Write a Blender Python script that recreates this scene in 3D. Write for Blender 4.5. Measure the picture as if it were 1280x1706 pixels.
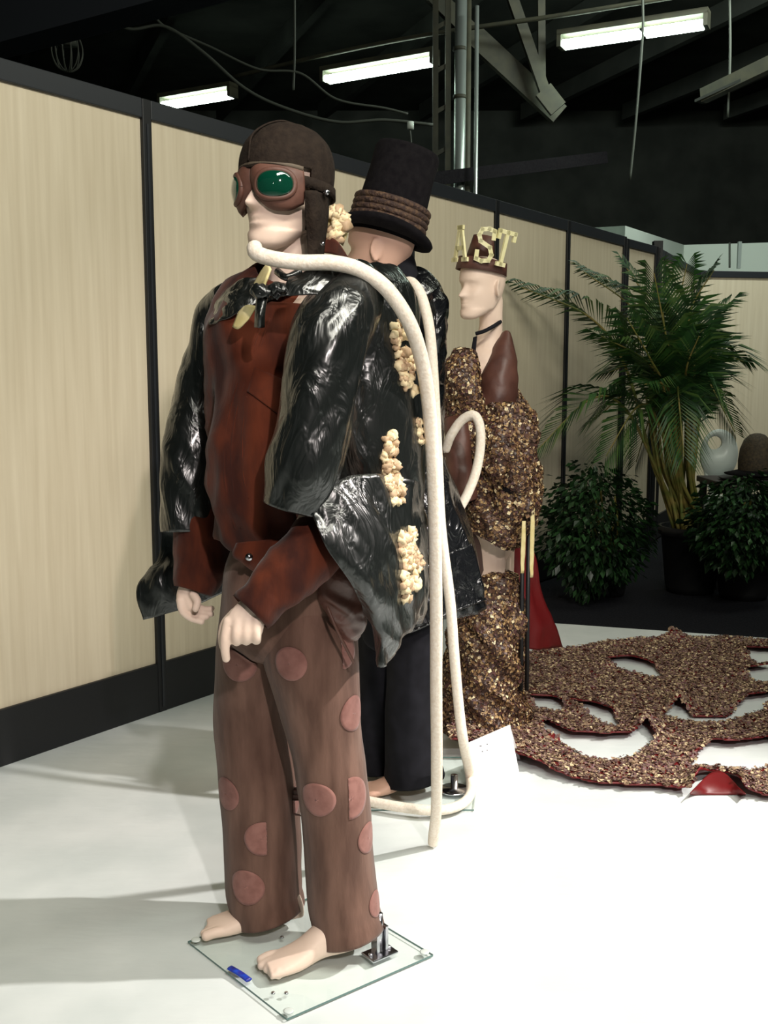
import bpy, bmesh, math, random
import numpy as np
from mathutils import Vector, Matrix, noise
from mathutils.bvhtree import BVHTree

for o in list(bpy.data.objects): bpy.data.objects.remove(o)
C = bpy.context.scene.collection
R = math.radians
random.seed(5)
rng = np.random.default_rng(5)

# ---------------------------------------------------------------- camera
F, CAM_H, TILT = 1724.0, 1.32, R(7.3)
ct, st = math.cos(TILT), math.sin(TILT)
cam_data = bpy.data.cameras.new('camera')
cam = bpy.data.objects.new('camera', cam_data); C.objects.link(cam)
cam.location = (0, 0, CAM_H); cam.rotation_euler = (R(90) - TILT, 0, 0)
cam_data.sensor_fit = 'HORIZONTAL'; cam_data.sensor_width = 36
cam_data.lens = 36 * F / 1280; cam_data.clip_end = 100
bpy.context.scene.camera = cam

# ---------------------------------------------------------------- world, exposure
w = bpy.data.worlds.new('world'); bpy.context.scene.world = w; w.use_nodes = True
w.node_tree.nodes['Background'].inputs[0].default_value = (0.75, 0.95, 0.85, 1)
w.node_tree.nodes['Background'].inputs[1].default_value = 0.03
vs = bpy.context.scene.view_settings
vs.view_transform = 'Standard'; vs.look = 'None'; vs.exposure = 0.0; vs.gamma = 1; vs.use_curve_mapping = False

# ---------------------------------------------------------------- large lamps of the hall (spotlights on the display, daylight-white tubes behind the camera), plus an added bulkhead fill
def spot(name, loc, aim, power, size_deg, blend, rad, col):
    l = bpy.data.lights.new(name, 'SPOT'); l.energy = power; l.spot_size = R(size_deg); l.spot_blend = blend
    l.shadow_soft_size = rad; l.color = col
    o = bpy.data.objects.new(name, l); C.objects.link(o); o.location = loc
    o.rotation_euler = (Vector(aim) - Vector(loc)).to_track_quat('-Z', 'Y').to_euler()
    return o
def area(name, loc, aim, power, sx, sy, col):
    l = bpy.data.lights.new(name, 'AREA'); l.shape = 'RECTANGLE'; l.size = sx; l.size_y = sy; l.energy = power; l.color = col
    o = bpy.data.objects.new(name, l); C.objects.link(o); o.location = loc
    o.rotation_euler = (Vector(aim) - Vector(loc)).to_track_quat('-Z', 'Y').to_euler()
    return o
spot('stage_spotlight_right', (3.3, 2.3, 3.3), (0.75, 2.25, 0.0), 900, 48, 0.55, 0.05, (1.0, 0.93, 0.88))
spot('stage_spotlight_front', (0.9, -1.6, 3.0), (0.15, 2.6, 0.95), 400, 36, 0.7, 0.06, (1.0, 0.9, 0.86))
area('fluorescent_bank_front', (1.2, 0.4, 3.9), (-1.1, 3.7, 1.3), 150, 3.0, 0.4, (1.0, 0.98, 0.86))
area('fluorescent_bank_side', (3.4, 4.2, 4.6), (1.6, 7.4, 1.2), 46, 2.4, 0.3, (0.97, 1.0, 0.82))
area('bulkhead_fill', (3.4, 8.4, 5.2), (2.4, 12.5, 2.4), 160, 2.4, 0.3, (0.9, 1.0, 0.92))  # added fill lamp, brightens the white bulkhead

# ---------------------------------------------------------------- helpers
def ray(px, py):
    X = px - 640.0; U = 853.0 - py
    return Vector((X, F * ct + U * st, -F * st + U * ct))
def at(px, py, d):
    r = ray(px, py); k = d / r.y
    return Vector((r.x * k, d, CAM_H + r.z * k))
def fl(px, py, z=0.0):
    r = ray(px, py); k = (z - CAM_H) / r.z
    return Vector((r.x * k, r.y * k, z))
def mpp(p):
    return (p.y * ct - (p.z - CAM_H) * st) / F
def lin(c):
    return tuple(((v / 255) / 12.92 if v / 255 <= 0.04045 else ((v / 255 + 0.055) / 1.055) ** 2.4) for v in c) + (1,)

def mat(name, col, rough=0.6, metal=0.0, col2=None, nscale=20, stretch=(1, 1, 1), bump=0.0, bscale=60, bstretch=(1, 1, 1),
        sheen=0.0, coat=0.0, spec=0.5, contrast=(0.35, 0.65), detail=4, bdist=0.004, distortion=0.0):
    m = bpy.data.materials.new(name); m.use_nodes = True; nt = m.node_tree; N = nt.nodes; L = nt.links
    b = N['Principled BSDF']
    b.inputs['Base Color'].default_value = lin(col); b.inputs['Roughness'].default_value = rough
    b.inputs['Metallic'].default_value = metal; b.inputs['Specular IOR Level'].default_value = spec
    b.inputs['Sheen Weight'].default_value = sheen; b.inputs['Coat Weight'].default_value = coat
    b.inputs['Coat Roughness'].default_value = 0.12
    tc = N.new('ShaderNodeTexCoord')
    if col2:
        mp = N.new('ShaderNodeMapping'); mp.inputs['Scale'].default_value = stretch
        nz = N.new('ShaderNodeTexNoise'); nz.inputs['Scale'].default_value = nscale; nz.inputs['Detail'].default_value = detail
        nz.inputs['Distortion'].default_value = distortion
        cr = N.new('ShaderNodeValToRGB')
        cr.color_ramp.elements[0].position = contrast[0]; cr.color_ramp.elements[1].position = contrast[1]
        cr.color_ramp.elements[0].color = lin(col); cr.color_ramp.elements[1].color = lin(col2)
        L.new(tc.outputs['Object'], mp.inputs[0]); L.new(mp.outputs[0], nz.inputs['Vector'])
        L.new(nz.outputs['Fac'], cr.inputs[0]); L.new(cr.outputs[0], b.inputs['Base Color'])
    if bump:
        mp = N.new('ShaderNodeMapping'); mp.inputs['Scale'].default_value = bstretch
        nz = N.new('ShaderNodeTexNoise'); nz.inputs['Scale'].default_value = bscale; nz.inputs['Detail'].default_value = 3
        nz.inputs['Distortion'].default_value = distortion
        bp = N.new('ShaderNodeBump'); bp.inputs['Strength'].default_value = bump; bp.inputs['Distance'].default_value = bdist
        L.new(tc.outputs['Object'], mp.inputs[0]); L.new(mp.outputs[0], nz.inputs['Vector'])
        L.new(nz.outputs['Fac'], bp.inputs['Height']); L.new(bp.outputs[0], b.inputs['Normal'])
    return m
def emis(name, col, strength):
    m = bpy.data.materials.new(name); m.use_nodes = True; b = m.node_tree.nodes['Principled BSDF']
    b.inputs['Base Color'].default_value = lin(col)
    b.inputs['Emission Color'].default_value = lin(col); b.inputs['Emission Strength'].default_value = strength
    return m
def island_mat(name, cols, rough=0.45, bump=True):
    m = bpy.data.materials.new(name); m.use_nodes = True; nt = m.node_tree; N = nt.nodes; L = nt.links
    b = N['Principled BSDF']; b.inputs['Roughness'].default_value = rough
    g = N.new('ShaderNodeNewGeometry'); cr = N.new('ShaderNodeValToRGB'); cr.color_ramp.interpolation = 'CONSTANT'
    e = cr.color_ramp.elements
    while len(e) < len(cols): e.new(0.5)
    pos = 0
    for i, (c, wgt) in enumerate(cols):
        e[i].position = pos; e[i].color = lin(c); pos += wgt
    L.new(g.outputs['Random Per Island'], cr.inputs[0]); L.new(cr.outputs[0], b.inputs['Base Color'])
    return m
def glass_mat(name, tint, refl=0.12, edge=None):
    m = bpy.data.materials.new(name); m.use_nodes = True; nt = m.node_tree; N = nt.nodes; L = nt.links
    for n in list(N): N.remove(n)
    out = N.new('ShaderNodeOutputMaterial'); tr = N.new('ShaderNodeBsdfTransparent'); gl = N.new('ShaderNodeBsdfGlossy')
    mx = N.new('ShaderNodeMixShader'); mx.inputs[0].default_value = 0.05
    tr.inputs[0].default_value = lin(tint); gl.inputs['Roughness'].default_value = 0.02
    L.new(tr.outputs[0], mx.inputs[1]); L.new(gl.outputs[0], mx.inputs[2]); L.new(mx.outputs[0], out.inputs[0])
    return m

def mk(name, verts, faces, material, parent=None, smooth=True):
    me = bpy.data.meshes.new(name); me.from_pydata([tuple(v) for v in verts], [], faces)
    me.update()
    if smooth: me.polygons.foreach_set('use_smooth', [True] * len(me.polygons))
    if material: me.materials.append(material)
    o = bpy.data.objects.new(name, me); C.objects.link(o)
    if parent:
        o.parent = parent; o.matrix_parent_inverse = Matrix.Translation(-parent.location)
    return o
def clone(o, parent, M=None):
    c = o.copy(); C.objects.link(c); c.parent = parent
    if parent: c.matrix_parent_inverse = Matrix.Translation(-parent.location)
    if M is not None: c.matrix_basis = M
    return c
def empty(name, loc, label=None, cat=None, group=None, kind=None):
    o = bpy.data.objects.new(name, None); C.objects.link(o); o.location = loc; o.empty_display_size = 0.1
    return tag(o, label, cat, group, kind)
def tag(o, label=None, cat=None, group=None, kind=None):
    if label: o['label'] = label
    if cat: o['category'] = cat
    if group: o['group'] = group
    if kind: o['kind'] = kind
    return o

def cr1(p0, p1, p2, p3, t):
    return 0.5 * ((2 * p1) + (-p0 + p2) * t + (2 * p0 - 5 * p1 + 4 * p2 - p3) * t * t + (-p0 + 3 * p1 - 3 * p2 + p3) * t ** 3)
def spline(P, n):
    P = [np.array(p, float) for p in P]; m = len(P); out = []
    for k in range(n):
        s = k / (n - 1) * (m - 1); i = min(int(s), m - 2); t = s - i
        p0 = P[i - 1] if i > 0 else 2 * P[0] - P[1]; p3 = P[i + 2] if i + 2 < m else 2 * P[-1] - P[-2]
        out.append(cr1(p0, P[i], P[i + 1], p3, t))
    return np.array(out)
def tube_grid(ctrl, na=32, nl=24, disp=None, flat_ends=False):
    """ctrl rows: (x,y,z,a,b) world; ring axes: a in the XZ plane across the path, b in depth."""
    S = spline(ctrl, nl); rings = []
    for i in range(nl):
        p = S[i, :3]; a, b = max(S[i, 3], 1e-4), max(S[i, 4], 1e-4)
        tg = S[min(i + 1, nl - 1), :3] - S[max(i - 1, 0), :3]
        tg = tg / (np.linalg.norm(tg) + 1e-9)
        side = np.cross(tg, (0, 1, 0)); n = np.linalg.norm(side)
        side = side / n if n > 0.2 else np.array((1, 0, 0))
        dep = np.cross(side, tg); dep /= np.linalg.norm(dep)
        if dep[1] < 0: dep = -dep
        ring = []
        for j in range(na):
            th = 2 * math.pi * j / na; c, s = math.cos(th), math.sin(th)
            off = side * (a * c) + dep * (b * s)
            if disp:
                nn = side * (c / a) + dep * (s / b); nn /= np.linalg.norm(nn)
                off = off + nn * disp(j / na, i / (nl - 1), p + off)
            ring.append(p + off)
        rings.append(ring)
    return rings
def grid_mesh(rings, cap0=False, cap1=False):
    na = len(rings[0]); V = [v for r in rings for v in r]; Fc = []
    for i in range(len(rings) - 1):
        for j in range(na):
            k = (j + 1) % na
            Fc.append((i * na + j, (i + 1) * na + j, (i + 1) * na + k, i * na + k))
    if cap0: Fc.append(tuple(range(na)))
    if cap1: Fc.append(tuple(reversed([(len(rings) - 1) * na + j for j in range(na)])))
    return V, Fc
def px_ctrl(rows):
    out = []
    for r in rows:
        p = at(r[0], r[1], r[2]); out.append((p.x, p.y, p.z, r[3] * mpp(p), r[4]))
    return out
def ptube(name, rows, m, parent=None, na=40, nl=30, disp=None, cap0=False, cap1=False, thick=0.0):
    V, Fc = grid_mesh(tube_grid(px_ctrl(rows), na, nl, disp), cap0, cap1)
    o = mk(name, V, Fc, m, parent)
    if thick:
        s = o.modifiers.new('t', 'SOLIDIFY'); s.thickness = thick; s.offset = 0
    return o
def sheet(name, rows, m, parent=None, nu=30, nv=30, disp=None, thick=0.003, world=False):
    G = [[(tuple(at(*c)) if not world else c) for c in r] for r in rows]
    A = [spline(r, nu) for r in G]
    cols = [spline([A[i][j] for i in range(len(A))], nv) for j in range(nu)]
    V = []
    for i in range(nv):
        for j in range(nu):
            p = cols[j][i]
            if disp:
                du = cols[min(j + 1, nu - 1)][i] - cols[max(j - 1, 0)][i]; dv = cols[j][min(i + 1, nv - 1)] - cols[j][max(i - 1, 0)]
                nn = np.cross(du, dv); nn /= (np.linalg.norm(nn) + 1e-9)
                if nn[1] > 0: nn = -nn
                p = p + nn * disp(j / (nu - 1), i / (nv - 1), p)
            V.append(p)
    Fc = [(i * nu + j, (i + 1) * nu + j, (i + 1) * nu + j + 1, i * nu + j + 1) for i in range(nv - 1) for j in range(nu - 1)]
    o = mk(name, V, Fc, m, parent)
    if thick:
        s = o.modifiers.new('t', 'SOLIDIFY'); s.thickness = thick; s.offset = 0
    return o
def nz(p, s, seed=0):
    return noise.noise(Vector((p[0] * s + seed, p[1] * s + seed * 1.7, p[2] * s - seed)))
def wrinkle(amp, sx, sz, seed=0, diag=0.0):
    def f(u, v, p):
        q = Vector((p[0] * sx + p[2] * diag + seed, p[1] * sx, p[2] * sz + p[0] * diag))
        a = noise.noise(q); b = noise.noise(q * 2.1 + Vector((5, 1, 3)))
        return amp * ((1 - 2 * abs(a)) * 0.8 + b * 0.5 - 0.3)
    return f
def add_box(V, Fc, c, h, rot=None):
    i = len(V)
    for z in (-1, 1):
        for x, y in ((-1, -1), (1, -1), (1, 1), (-1, 1)):
            q = Vector((x * h[0], y * h[1], z * h[2]))
            if rot is not None: q = rot @ q
            V.append(Vector(c) + q)
    Fc += [(i, i + 3, i + 2, i + 1), (i + 4, i + 5, i + 6, i + 7)] + [(i + k, i + (k + 1) % 4, i + 4 + (k + 1) % 4, i + 4 + k) for k in range(4)]
def box(name, c, h, m, parent=None, rot=None, bevel=0.0):
    V, Fc = [], []; add_box(V, Fc, c, h, rot); o = mk(name, V, Fc, m, parent, smooth=False)
    if bevel:
        b = o.modifiers.new('b', 'BEVEL'); b.width = bevel; b.segments = 2
    return o
def seg(name, a, b, hw, hh, m, parent=None, bevel=0.0):
    """square bar from a to b"""
    a, b = Vector(a), Vector(b); d = b - a; L = d.length
    rot = d.to_track_quat('X', 'Z').to_matrix()
    return box(name, (a + b) / 2, (L / 2, hw, hh), m, parent, rot, bevel)
def rod(name, pts, r, m, parent=None, na=12, nl=None, cap=True, ends=False):
    """round tube through world points"""
    pts = [tuple(p) for p in pts]; nl = nl or max(2, (len(pts) - 1) * 8 + 1)
    S = spline(pts, nl) if len(pts) > 2 else np.array([np.array(pts[0]) + (np.array(pts[1]) - np.array(pts[0])) * t for t in np.linspace(0, 1, nl)])
    up = None; V = []; Fc = []
    for i in range(nl):
        tg = Vector(S[min(i + 1, nl - 1)] - S[max(i - 1, 0)]).normalized()
        if up is None: up = tg.orthogonal().normalized()
        up = (up - tg * up.dot(tg)).normalized(); sd = tg.cross(up)
        rr = r(i / (nl - 1)) if callable(r) else r
        for j in range(na):
            th = 2 * math.pi * j / na
            V.append(Vector(S[i]) + up * (rr * math.cos(th)) + sd * (rr * math.sin(th)))
    for i in range(nl - 1):
        for j in range(na):
            k = (j + 1) % na; Fc.append((i * na + j, i * na + k, (i + 1) * na + k, (i + 1) * na + j))
    if cap:
        Fc.append(tuple(reversed(range(na)))); Fc.append(tuple((nl - 1) * na + j for j in range(na)))
    if name is None: return V, Fc
    return mk(name, V, Fc, m, parent)
def lathe(name, c, prof, m, parent=None, n=40, M=None):
    V = []; 
    for r, z in prof:
        for j in range(n):
            th = 2 * math.pi * j / n; q = Vector((r * math.cos(th), r * math.sin(th), z))
            if M is not None: q = M @ q
            V.append(Vector(c) + q)
    Fc = []
    for i in range(len(prof) - 1):
        for j in range(n):
            k = (j + 1) % n; Fc.append((i * n + j, i * n + k, (i + 1) * n + k, (i + 1) * n + j))
    Fc.append(tuple(reversed(range(n)))); Fc.append(tuple((len(prof) - 1) * n + j for j in range(n)))
    return mk(name, V, Fc, m, parent)

# ---------------------------------------------------------------- materials
M = {}
M['floor'] = mat('painted_floor', (206, 214, 213), 0.5, col2=(224, 230, 229), nscale=3, bump=0.15, bscale=9, bstretch=(1, 3, 1), bdist=0.01, spec=0.3)
M['carpet'] = mat('dark_carpet', (20, 21, 26), 0.95, col2=(32, 33, 38), nscale=90, bump=0.4, bscale=200, spec=0.1)
M['ply'] = mat('pale_laminate', (206, 192, 166), 0.45, col2=(224, 212, 188), nscale=6, stretch=(7, 7, 0.3), spec=0.3, contrast=(0.22, 0.78), detail=8)
M['frame'] = mat('black_metal_frame', (20, 21, 24), 0.5, bump=0.05)
M['rail'] = mat('slate_top_rail', (38, 41, 46), 0.45)
M['dark'] = mat('dark_hall', (44, 46, 43), 0.95, col2=(56, 58, 54), nscale=2, spec=0.1)
M['steel_dark'] = mat('painted_truss', (46, 46, 34), 0.7, col2=(60, 58, 42), nscale=8)
M['galv'] = mat('galvanised_pipe', (170, 178, 172), 0.35, metal=0.7)
M['cable'] = mat('grey_cable', (62, 66, 58), 0.7)
M['tube'] = emis('lit_tube', (232, 255, 238), 22)
M['white_wall'] = mat('white_bulkhead', (205, 215, 205), 0.8)
M['skin'] = mat('mannequin_skin', (232, 206, 188), 0.5, col2=(236, 212, 196), nscale=6, spec=0.3)
M['skin2'] = mat('mannequin_skin_tan', (205, 165, 145), 0.5, spec=0.3)
M['skin3'] = mat('mannequin_skin_pale', (222, 198, 180), 0.5, spec=0.3)
M['vinyl'] = mat('black_vinyl', (19, 22, 21), 0.3, bump=0.6, bscale=15, bstretch=(1.2, 1.2, 0.5), bdist=0.02, distortion=1.6, spec=0.7, coat=0.5)
M['vinyl2'] = mat('black_vinyl_worn', (14, 15, 18), 0.26, bump=0.8, bscale=12, bstretch=(1, 1, 0.8), bdist=0.02, distortion=2.0, spec=0.7, coat=0.4)
M['velvet'] = mat('rust_corduroy', (50, 18, 10), 0.85, col2=(92, 40, 20), nscale=11, stretch=(1.6, 1.6, 0.6), sheen=0.1, bump=0.4, bscale=120, bstretch=(1, 1, 0.15), spec=0.2, bdist=0.002)
M['suede'] = mat('brown_suede', (86, 62, 52), 0.85, col2=(114, 86, 74), nscale=14, sheen=0.15, bump=0.3, bscale=90, bstretch=(1, 1, 0.3), spec=0.2, stretch=(2, 2, 0.4), bdist=0.003)
M['patch'] = mat('rose_suede', (128, 88, 80), 0.85, col2=(144, 102, 94), nscale=40, sheen=0.15, spec=0.2)
M['satin'] = mat('brown_satin', (92, 60, 52), 0.35, bump=0.4, bscale=16, bdist=0.01, distortion=1.0)
M['helmet'] = mat('dark_brown_felt', (34, 26, 21), 0.9, col2=(44, 35, 28), nscale=60, bump=0.5, bscale=160, spec=0.2)
M['goggle'] = mat('brown_leather', (84, 54, 44), 0.55, col2=(102, 68, 56), nscale=30, bump=0.3, bscale=80, bdist=0.002)
M['lens'] = mat('green_lens', (6, 58, 42), 0.05, spec=0.8, coat=1.0)
M['lens'].node_tree.nodes['Principled BSDF'].inputs['Coat Roughness'].default_value = 0.02
M['blackcloth'] = mat('black_cloth', (20, 20, 25), 0.9, col2=(27, 27, 33), nscale=30, spec=0.2)
M['felt'] = mat('black_felt', (16, 14, 17), 0.95, col2=(24, 22, 24), nscale=50, spec=0.1, bump=0.3, bscale=150)
M['braid'] = mat('brown_braid', (52, 34, 28), 0.8, col2=(96, 72, 52), nscale=70, bump=1.0, bscale=110, bdist=0.006, contrast=(0.45, 0.7))
M['rope'] = mat('cotton_rope', (232, 218, 200), 0.8, col2=(244, 234, 220), nscale=120, bump=0.4, bscale=180, spec=0.2, bdist=0.003)
M['popcorn'] = mat('popcorn', (222, 196, 140), 0.7, col2=(240, 226, 196), nscale=45)
M['popcorn_dark'] = mat('caramel_popcorn', (120, 72, 50), 0.6, col2=(230, 205, 165), nscale=70)
M['cream'] = mat('cream_fabric', (206, 190, 130), 0.7, col2=(222, 208, 158), nscale=30)
M['chrome'] = mat('chrome', (200, 200, 205), 0.2, metal=1.0)
M['glass'] = glass_mat('clear_glass', (252, 255, 253))
M['glass_edge'] = mat('green_glass_edge', (92, 120, 116), 0.2)
M['blue'] = mat('blue_plastic', (18, 70, 190), 0.4, col2=(40, 26, 120), nscale=60)
M['leather'] = mat('oxblood_leather', (74, 44, 36), 0.5, col2=(92, 58, 48), nscale=14, bump=0.3, bscale=18, bdist=0.01)
M['lining'] = mat('burgundy_lining', (104, 14, 18), 0.45, bump=0.2, bscale=12, bdist=0.01)
M['gown'] = mat('brown_gown_ground', (58, 38, 30), 0.8)
M['flake'] = island_mat('flakes', [((58, 38, 30), .24), ((94, 66, 50), .24), ((132, 100, 68), .2), ((176, 144, 98), .13), ((84, 52, 50), .13), ((232, 214, 172), .06)])
M['flake_train'] = island_mat('train_flakes', [((92, 68, 62), .24), ((120, 96, 80), .24), ((156, 130, 104), .22), ((116, 84, 84), .18), ((206, 186, 148), .12)], 0.6)
M['leaf'] = island_mat('palm_leaf', [((24, 56, 24), .35), ((34, 72, 28), .35), ((50, 88, 36), .2), ((74, 102, 46), .1)], 0.5)
M['bushleaf'] = island_mat('bush_leaf', [((20, 42, 20), .45), ((28, 58, 26), .35), ((46, 80, 42), .2)], 0.45)
M['cane'] = mat('palm_cane', (86, 100, 38), 0.6, col2=(142, 124, 66), nscale=12)
M['pot'] = mat('black_pot', (14, 14, 16), 0.6)
M['paper'] = mat('white_paper', (240, 240, 240), 0.7)
M['ink'] = mat('grey_ink', (150, 150, 152), 0.8)
M['chair'] = mat('white_plastic', (205, 214, 210), 0.35)
M['straw'] = mat('dark_straw', (48, 40, 30), 0.8, col2=(74, 62, 44), nscale=60, bump=0.8, bscale=90)
M['table'] = mat('dark_table', (44, 32, 28), 0.6)
M['letter'] = mat('cream_letter', (222, 214, 160), 0.6, col2=(234, 228, 184), nscale=25)

# ---------------------------------------------------------------- setting
fo = mk('floor', [(-6, -3, 0), (8, -3, 0), (8, 4.4, 0), (1.977, 5.199, 0), (0.871, 5.544, 0), (-0.1, 5.85, 0), (-6, 7.6, 0)],
        [(0, 1, 2, 3, 4, 5, 6)], M['floor'], smooth=False); tag(fo, kind='structure')
ex = fo.modifiers.new('s', 'SOLIDIFY'); ex.thickness = 0.012; ex.offset = -1
cp = mk('floor_carpet', [(-8, -4, -0.012), (14, -4, -0.012), (14, 18, -0.012), (-8, 18, -0.012)], [(0, 1, 2, 3)], M['carpet'], smooth=False); tag(cp, kind='structure')

WD = Vector((math.cos(R(54.6)), math.sin(R(54.6)), 0)); WN = Vector((WD.y, -WD.x, 0))   # wall direction, its normal towards the hall
W0 = Vector((-0.906, 4.03, 0))
WH = 2.285
def wall_run(parent, A, B, posts, z0=0.2, top=WH, rail=0.075, base=0.2, rail_mat=None, postw=0.022):
    """black framed partition from A to B (plan), posts at distances along it, one laminate panel between each pair"""
    d = (B - A); L = d.length; d = d / L; n = Vector((d.y, -d.x, 0)); rot = d.to_track_quat('X', 'Z').to_matrix()
    for k, t in enumerate(posts):
        c = A + d * t
        box('post', (c.x, c.y, (top + rail) / 2), (postw, 0.028, (top + rail) / 2), M['frame'], parent, rot, 0.004)
        box('post_flute', Vector((c.x, c.y, top / 2)) + n * 0.0295, (0.005, 0.0015, top / 2 - 0.02), M['rail'], parent, rot)
    for a, b in zip(posts[:-1], posts[1:]):
        mid = A + d * ((a + b) / 2); hl = (b - a) / 2 - postw
        box('panel', (mid.x, mid.y, (z0 + top) / 2), (hl, 0.012, (top - z0) / 2), M['ply'], parent, rot)
        box('top_rail', (mid.x, mid.y, top + rail / 2), (hl, 0.026, rail / 2), rail_mat or M['rail'], parent, rot, 0.003)
        box('baseboard', (mid.x, mid.y, base / 2), (hl, 0.026, base / 2), M['frame'], parent, rot, 0.003)
wl = empty('wall_left', (W0.x, W0.y, 0), kind='structure')
wall_run(wl, W0, W0 + WD * 4.6, [-1.8, -0.9, 0.0, 0.9, 1.78, 2.67, 3.63, 4.575], rail=0.07)
# alcove behind the palm
def on_h(px, py, z=WH):
    r = ray(px, py); k = (z - CAM_H) / r.z; return Vector((r.x * k, r.y * k, 0))
A1 = W0 + WD * 4.575; A2 = on_h(1090, 424); A3 = on_h(1163, 462); A4 = on_h(1420, 466)
wb = empty('wall_alcove', A1, kind='structure')
wall_run(wb, A1, A2, [0.05, (A2 - A1).length], rail=0.06)
wall_run(wb, A2, A3, [0.09, 0.34, (A3 - A2).length], rail=0.06)
c = A2 + (A3 - A2) * 0.06
box('tall_post', (c.x, c.y, 1.2), (0.035, 0.035, 1.2), M['frame'], wb)
wr = empty('wall_back', A3, kind='structure')
wall_run(wr, A3, A4, [0.0, 1.7, (A4 - A3).length], rail=0.06)
# white bulkhead seen over the alcove
q = [at(960, 381, 12.2), at(1042, 376, 10.6), at(1140, 408, 14.0), at(1500, 398, 13.0)]
V, Fc = [], []
for p in q: V += [Vector((p.x, p.y, 1.2)), Vector((p.x, p.y, p.z))]
V[1].z = q[0].z
for k in range(3): Fc.append((2 * k, 2 * k + 2, 2 * k + 3, 2 * k + 1))
bk = mk('trim_bulkhead', V, Fc, M['white_wall'], smooth=False); tag(bk, kind='structure')
s_ = bk.modifiers.new('s', 'SOLIDIFY'); s_.thickness = 0.1
tag(rod('hanging_wire', [at(1216, 404, 12.8), at(1216, 446, 12.8)], 0.012, M['cable']), 'thin dark wire hanging against the white bulkhead', 'wire')
tag(box('conduit_box', at(1232, 425, 12.9), (0.02, 0.02, 0.16), mat('pale_conduit', (150, 160, 155), 0.6)), 'pale vertical conduit on the white bulkhead', 'conduit')
# dark hall
dk = mk('wall_hall', [(-14, 17.5, 0), (16, 17.5, 0), (16, 17.5, 8), (-14, 17.5, 8)], [(0, 1, 2, 3)], M['dark'], smooth=False); tag(dk, kind='structure')
cl = empty('ceiling', (0, 8, 5.6), kind='structure')
V, Fc = [], []; add_box(V, Fc, (1, 7, 5.7), (16, 12, 0.05)); mk('deck', V, Fc, M['dark'], cl, False)
for k in range(11):   # roof joists running away from the camera to the left
    x = -8 + k * 1.6
    seg('joist', (x + 3.2, 2.0, 5.5), (x - 2.6, 17, 5.5), 0.05, 0.12, M['dark'], cl)
seg('beam', at(-60, 50, 6.0), at(560, -130, 4.6), 0.1, 0.16, M['rail'], cl)
# black mask cloth and horizontal pelmet seen between the rail and the dark wall
seg('pelmet', at(660, 306, 9.5), at(1010, 262, 11.5), 0.02, 0.06, M['felt'], cl)

# fluorescent fittings in one slanting row
ZL = 4.5
def L_at(px, py): 
    r = ray(px, py); k = (ZL - CAM_H) / r.z; return Vector((r.x * k, r.y * k, ZL))
def fixture(label, a, b, cuts):
    A, B = L_at(*a), L_at(*b); d = (B - A).normalized(); sd = Vector((-d.y, d.x, 0))
    f = empty('fluorescent_light', (A + B) / 2, label, 'ceiling light', 'fluorescent lights in a slanting row')
    seg('housing', A - d * 0.05 + Vector((0, 0, .1)), B + d * 0.05 + Vector((0, 0, .1)), 0.08, 0.025, M['steel_dark'], f)
    for (u, v) in cuts:
        P, Q = A.lerp(B, u), A.lerp(B, v)
        for s in (-1, 1):
            rod('tube', [P + sd * 0.04 * s, Q + sd * 0.04 * s], 0.036, M['tube'], f, nl=2)
    for u in (0, 1):
        p = A.lerp(B, u); box('end_cap', p + Vector((0, 0, .03)) + d * (0.03 if u else -0.03), (0.02, 0.08, 0.06), M['steel_dark'], f, d.to_track_quat('X', 'Z').to_matrix())
fixture('smallest, farthest lit fluorescent light, over the partition above the second panel', (275, 176), (384, 158), [(0, 1)])
fixture('lit fluorescent light in the middle, above and between the helmet and the top hat', (546, 133), (720, 103), [(0, 1)])
fixture('long fluorescent light of two lit tubes end to end, right of the pipes', (940, 75), (1172, 41), [(0, .56), (.6, 1)])
tag(rod('fixture_conduit', [L_at(384, 160) + Vector((0, 0, .2)), L_at(546, 124) + Vector((0, 0, .2)), L_at(720, 92) + Vector((0, 0, .2)), L_at(940, 62) + Vector((0, 0, .2)), L_at(1172, 26) + Vector((0, 0, .2)), L_at(1330, -4) + Vector((0, 0, .2))], 0.022, M['steel_dark']),
    'long thin conduit the row of fluorescent lights hangs from', 'conduit')

# pipes and column behind the partition
col = empty('steel_column', at(745, 325, 10.5) * 1, 'open steel lattice column with cross ties behind the partition', 'column')
for x, hw in ((727, .027), (748, .027)):
    seg('upright', Vector((at(x, 420, 10.5).x, 10.5, -.012)), at(x - 1, -30, 10.5), hw, hw, M['steel_dark'], col)
for y in (40, 112, 180, 250):
    seg('cross_tie', at(725, y + 8, 10.5), at(750, y - 6, 10.5), .015, .02, M['steel_dark'], col)
p1 = empty('duct_pipe', at(765, 330, 10.2), 'thick shiny galvanised pipe rising beside the lattice column', 'pipe')
rod('pipe', [Vector((at(763, 420, 10.2).x, 10.2, -.012)), at(769, -30, 10.2)], 0.055, M['galv'], p1, na=20, nl=2)
for y in (82, 162): rod('clamp', [at(766, y + 3, 10.2), at(766, y - 3, 10.2)], 0.065, M['steel_dark'], p1, nl=2)
tag(rod('conduit', [Vector((at(779, 420, 10.3).x, 10.3, -.012)), at(781, -30, 10.3)], 0.03, M['steel_dark'], nl=2), 'olive conduit running up right against the shiny pipe', 'pipe')
tag(rod('conduit', [Vector((at(793, 420, 10.0).x, 10.0, -.012)), at(795, 10, 10.0)], 0.02, M['galv'], nl=2), 'thin pale conduit standing apart, rightmost of the vertical pipes', 'pipe')
tr = empty('roof_truss', at(900, 150, 10.6), 'olive painted roof truss of a rafter with two webs, right of the pipes', 'truss')
seg('rafter', at(790, 60, 10.8), at(932, 192, 10.8), .05, .10, M['steel_dark'], tr)
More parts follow.
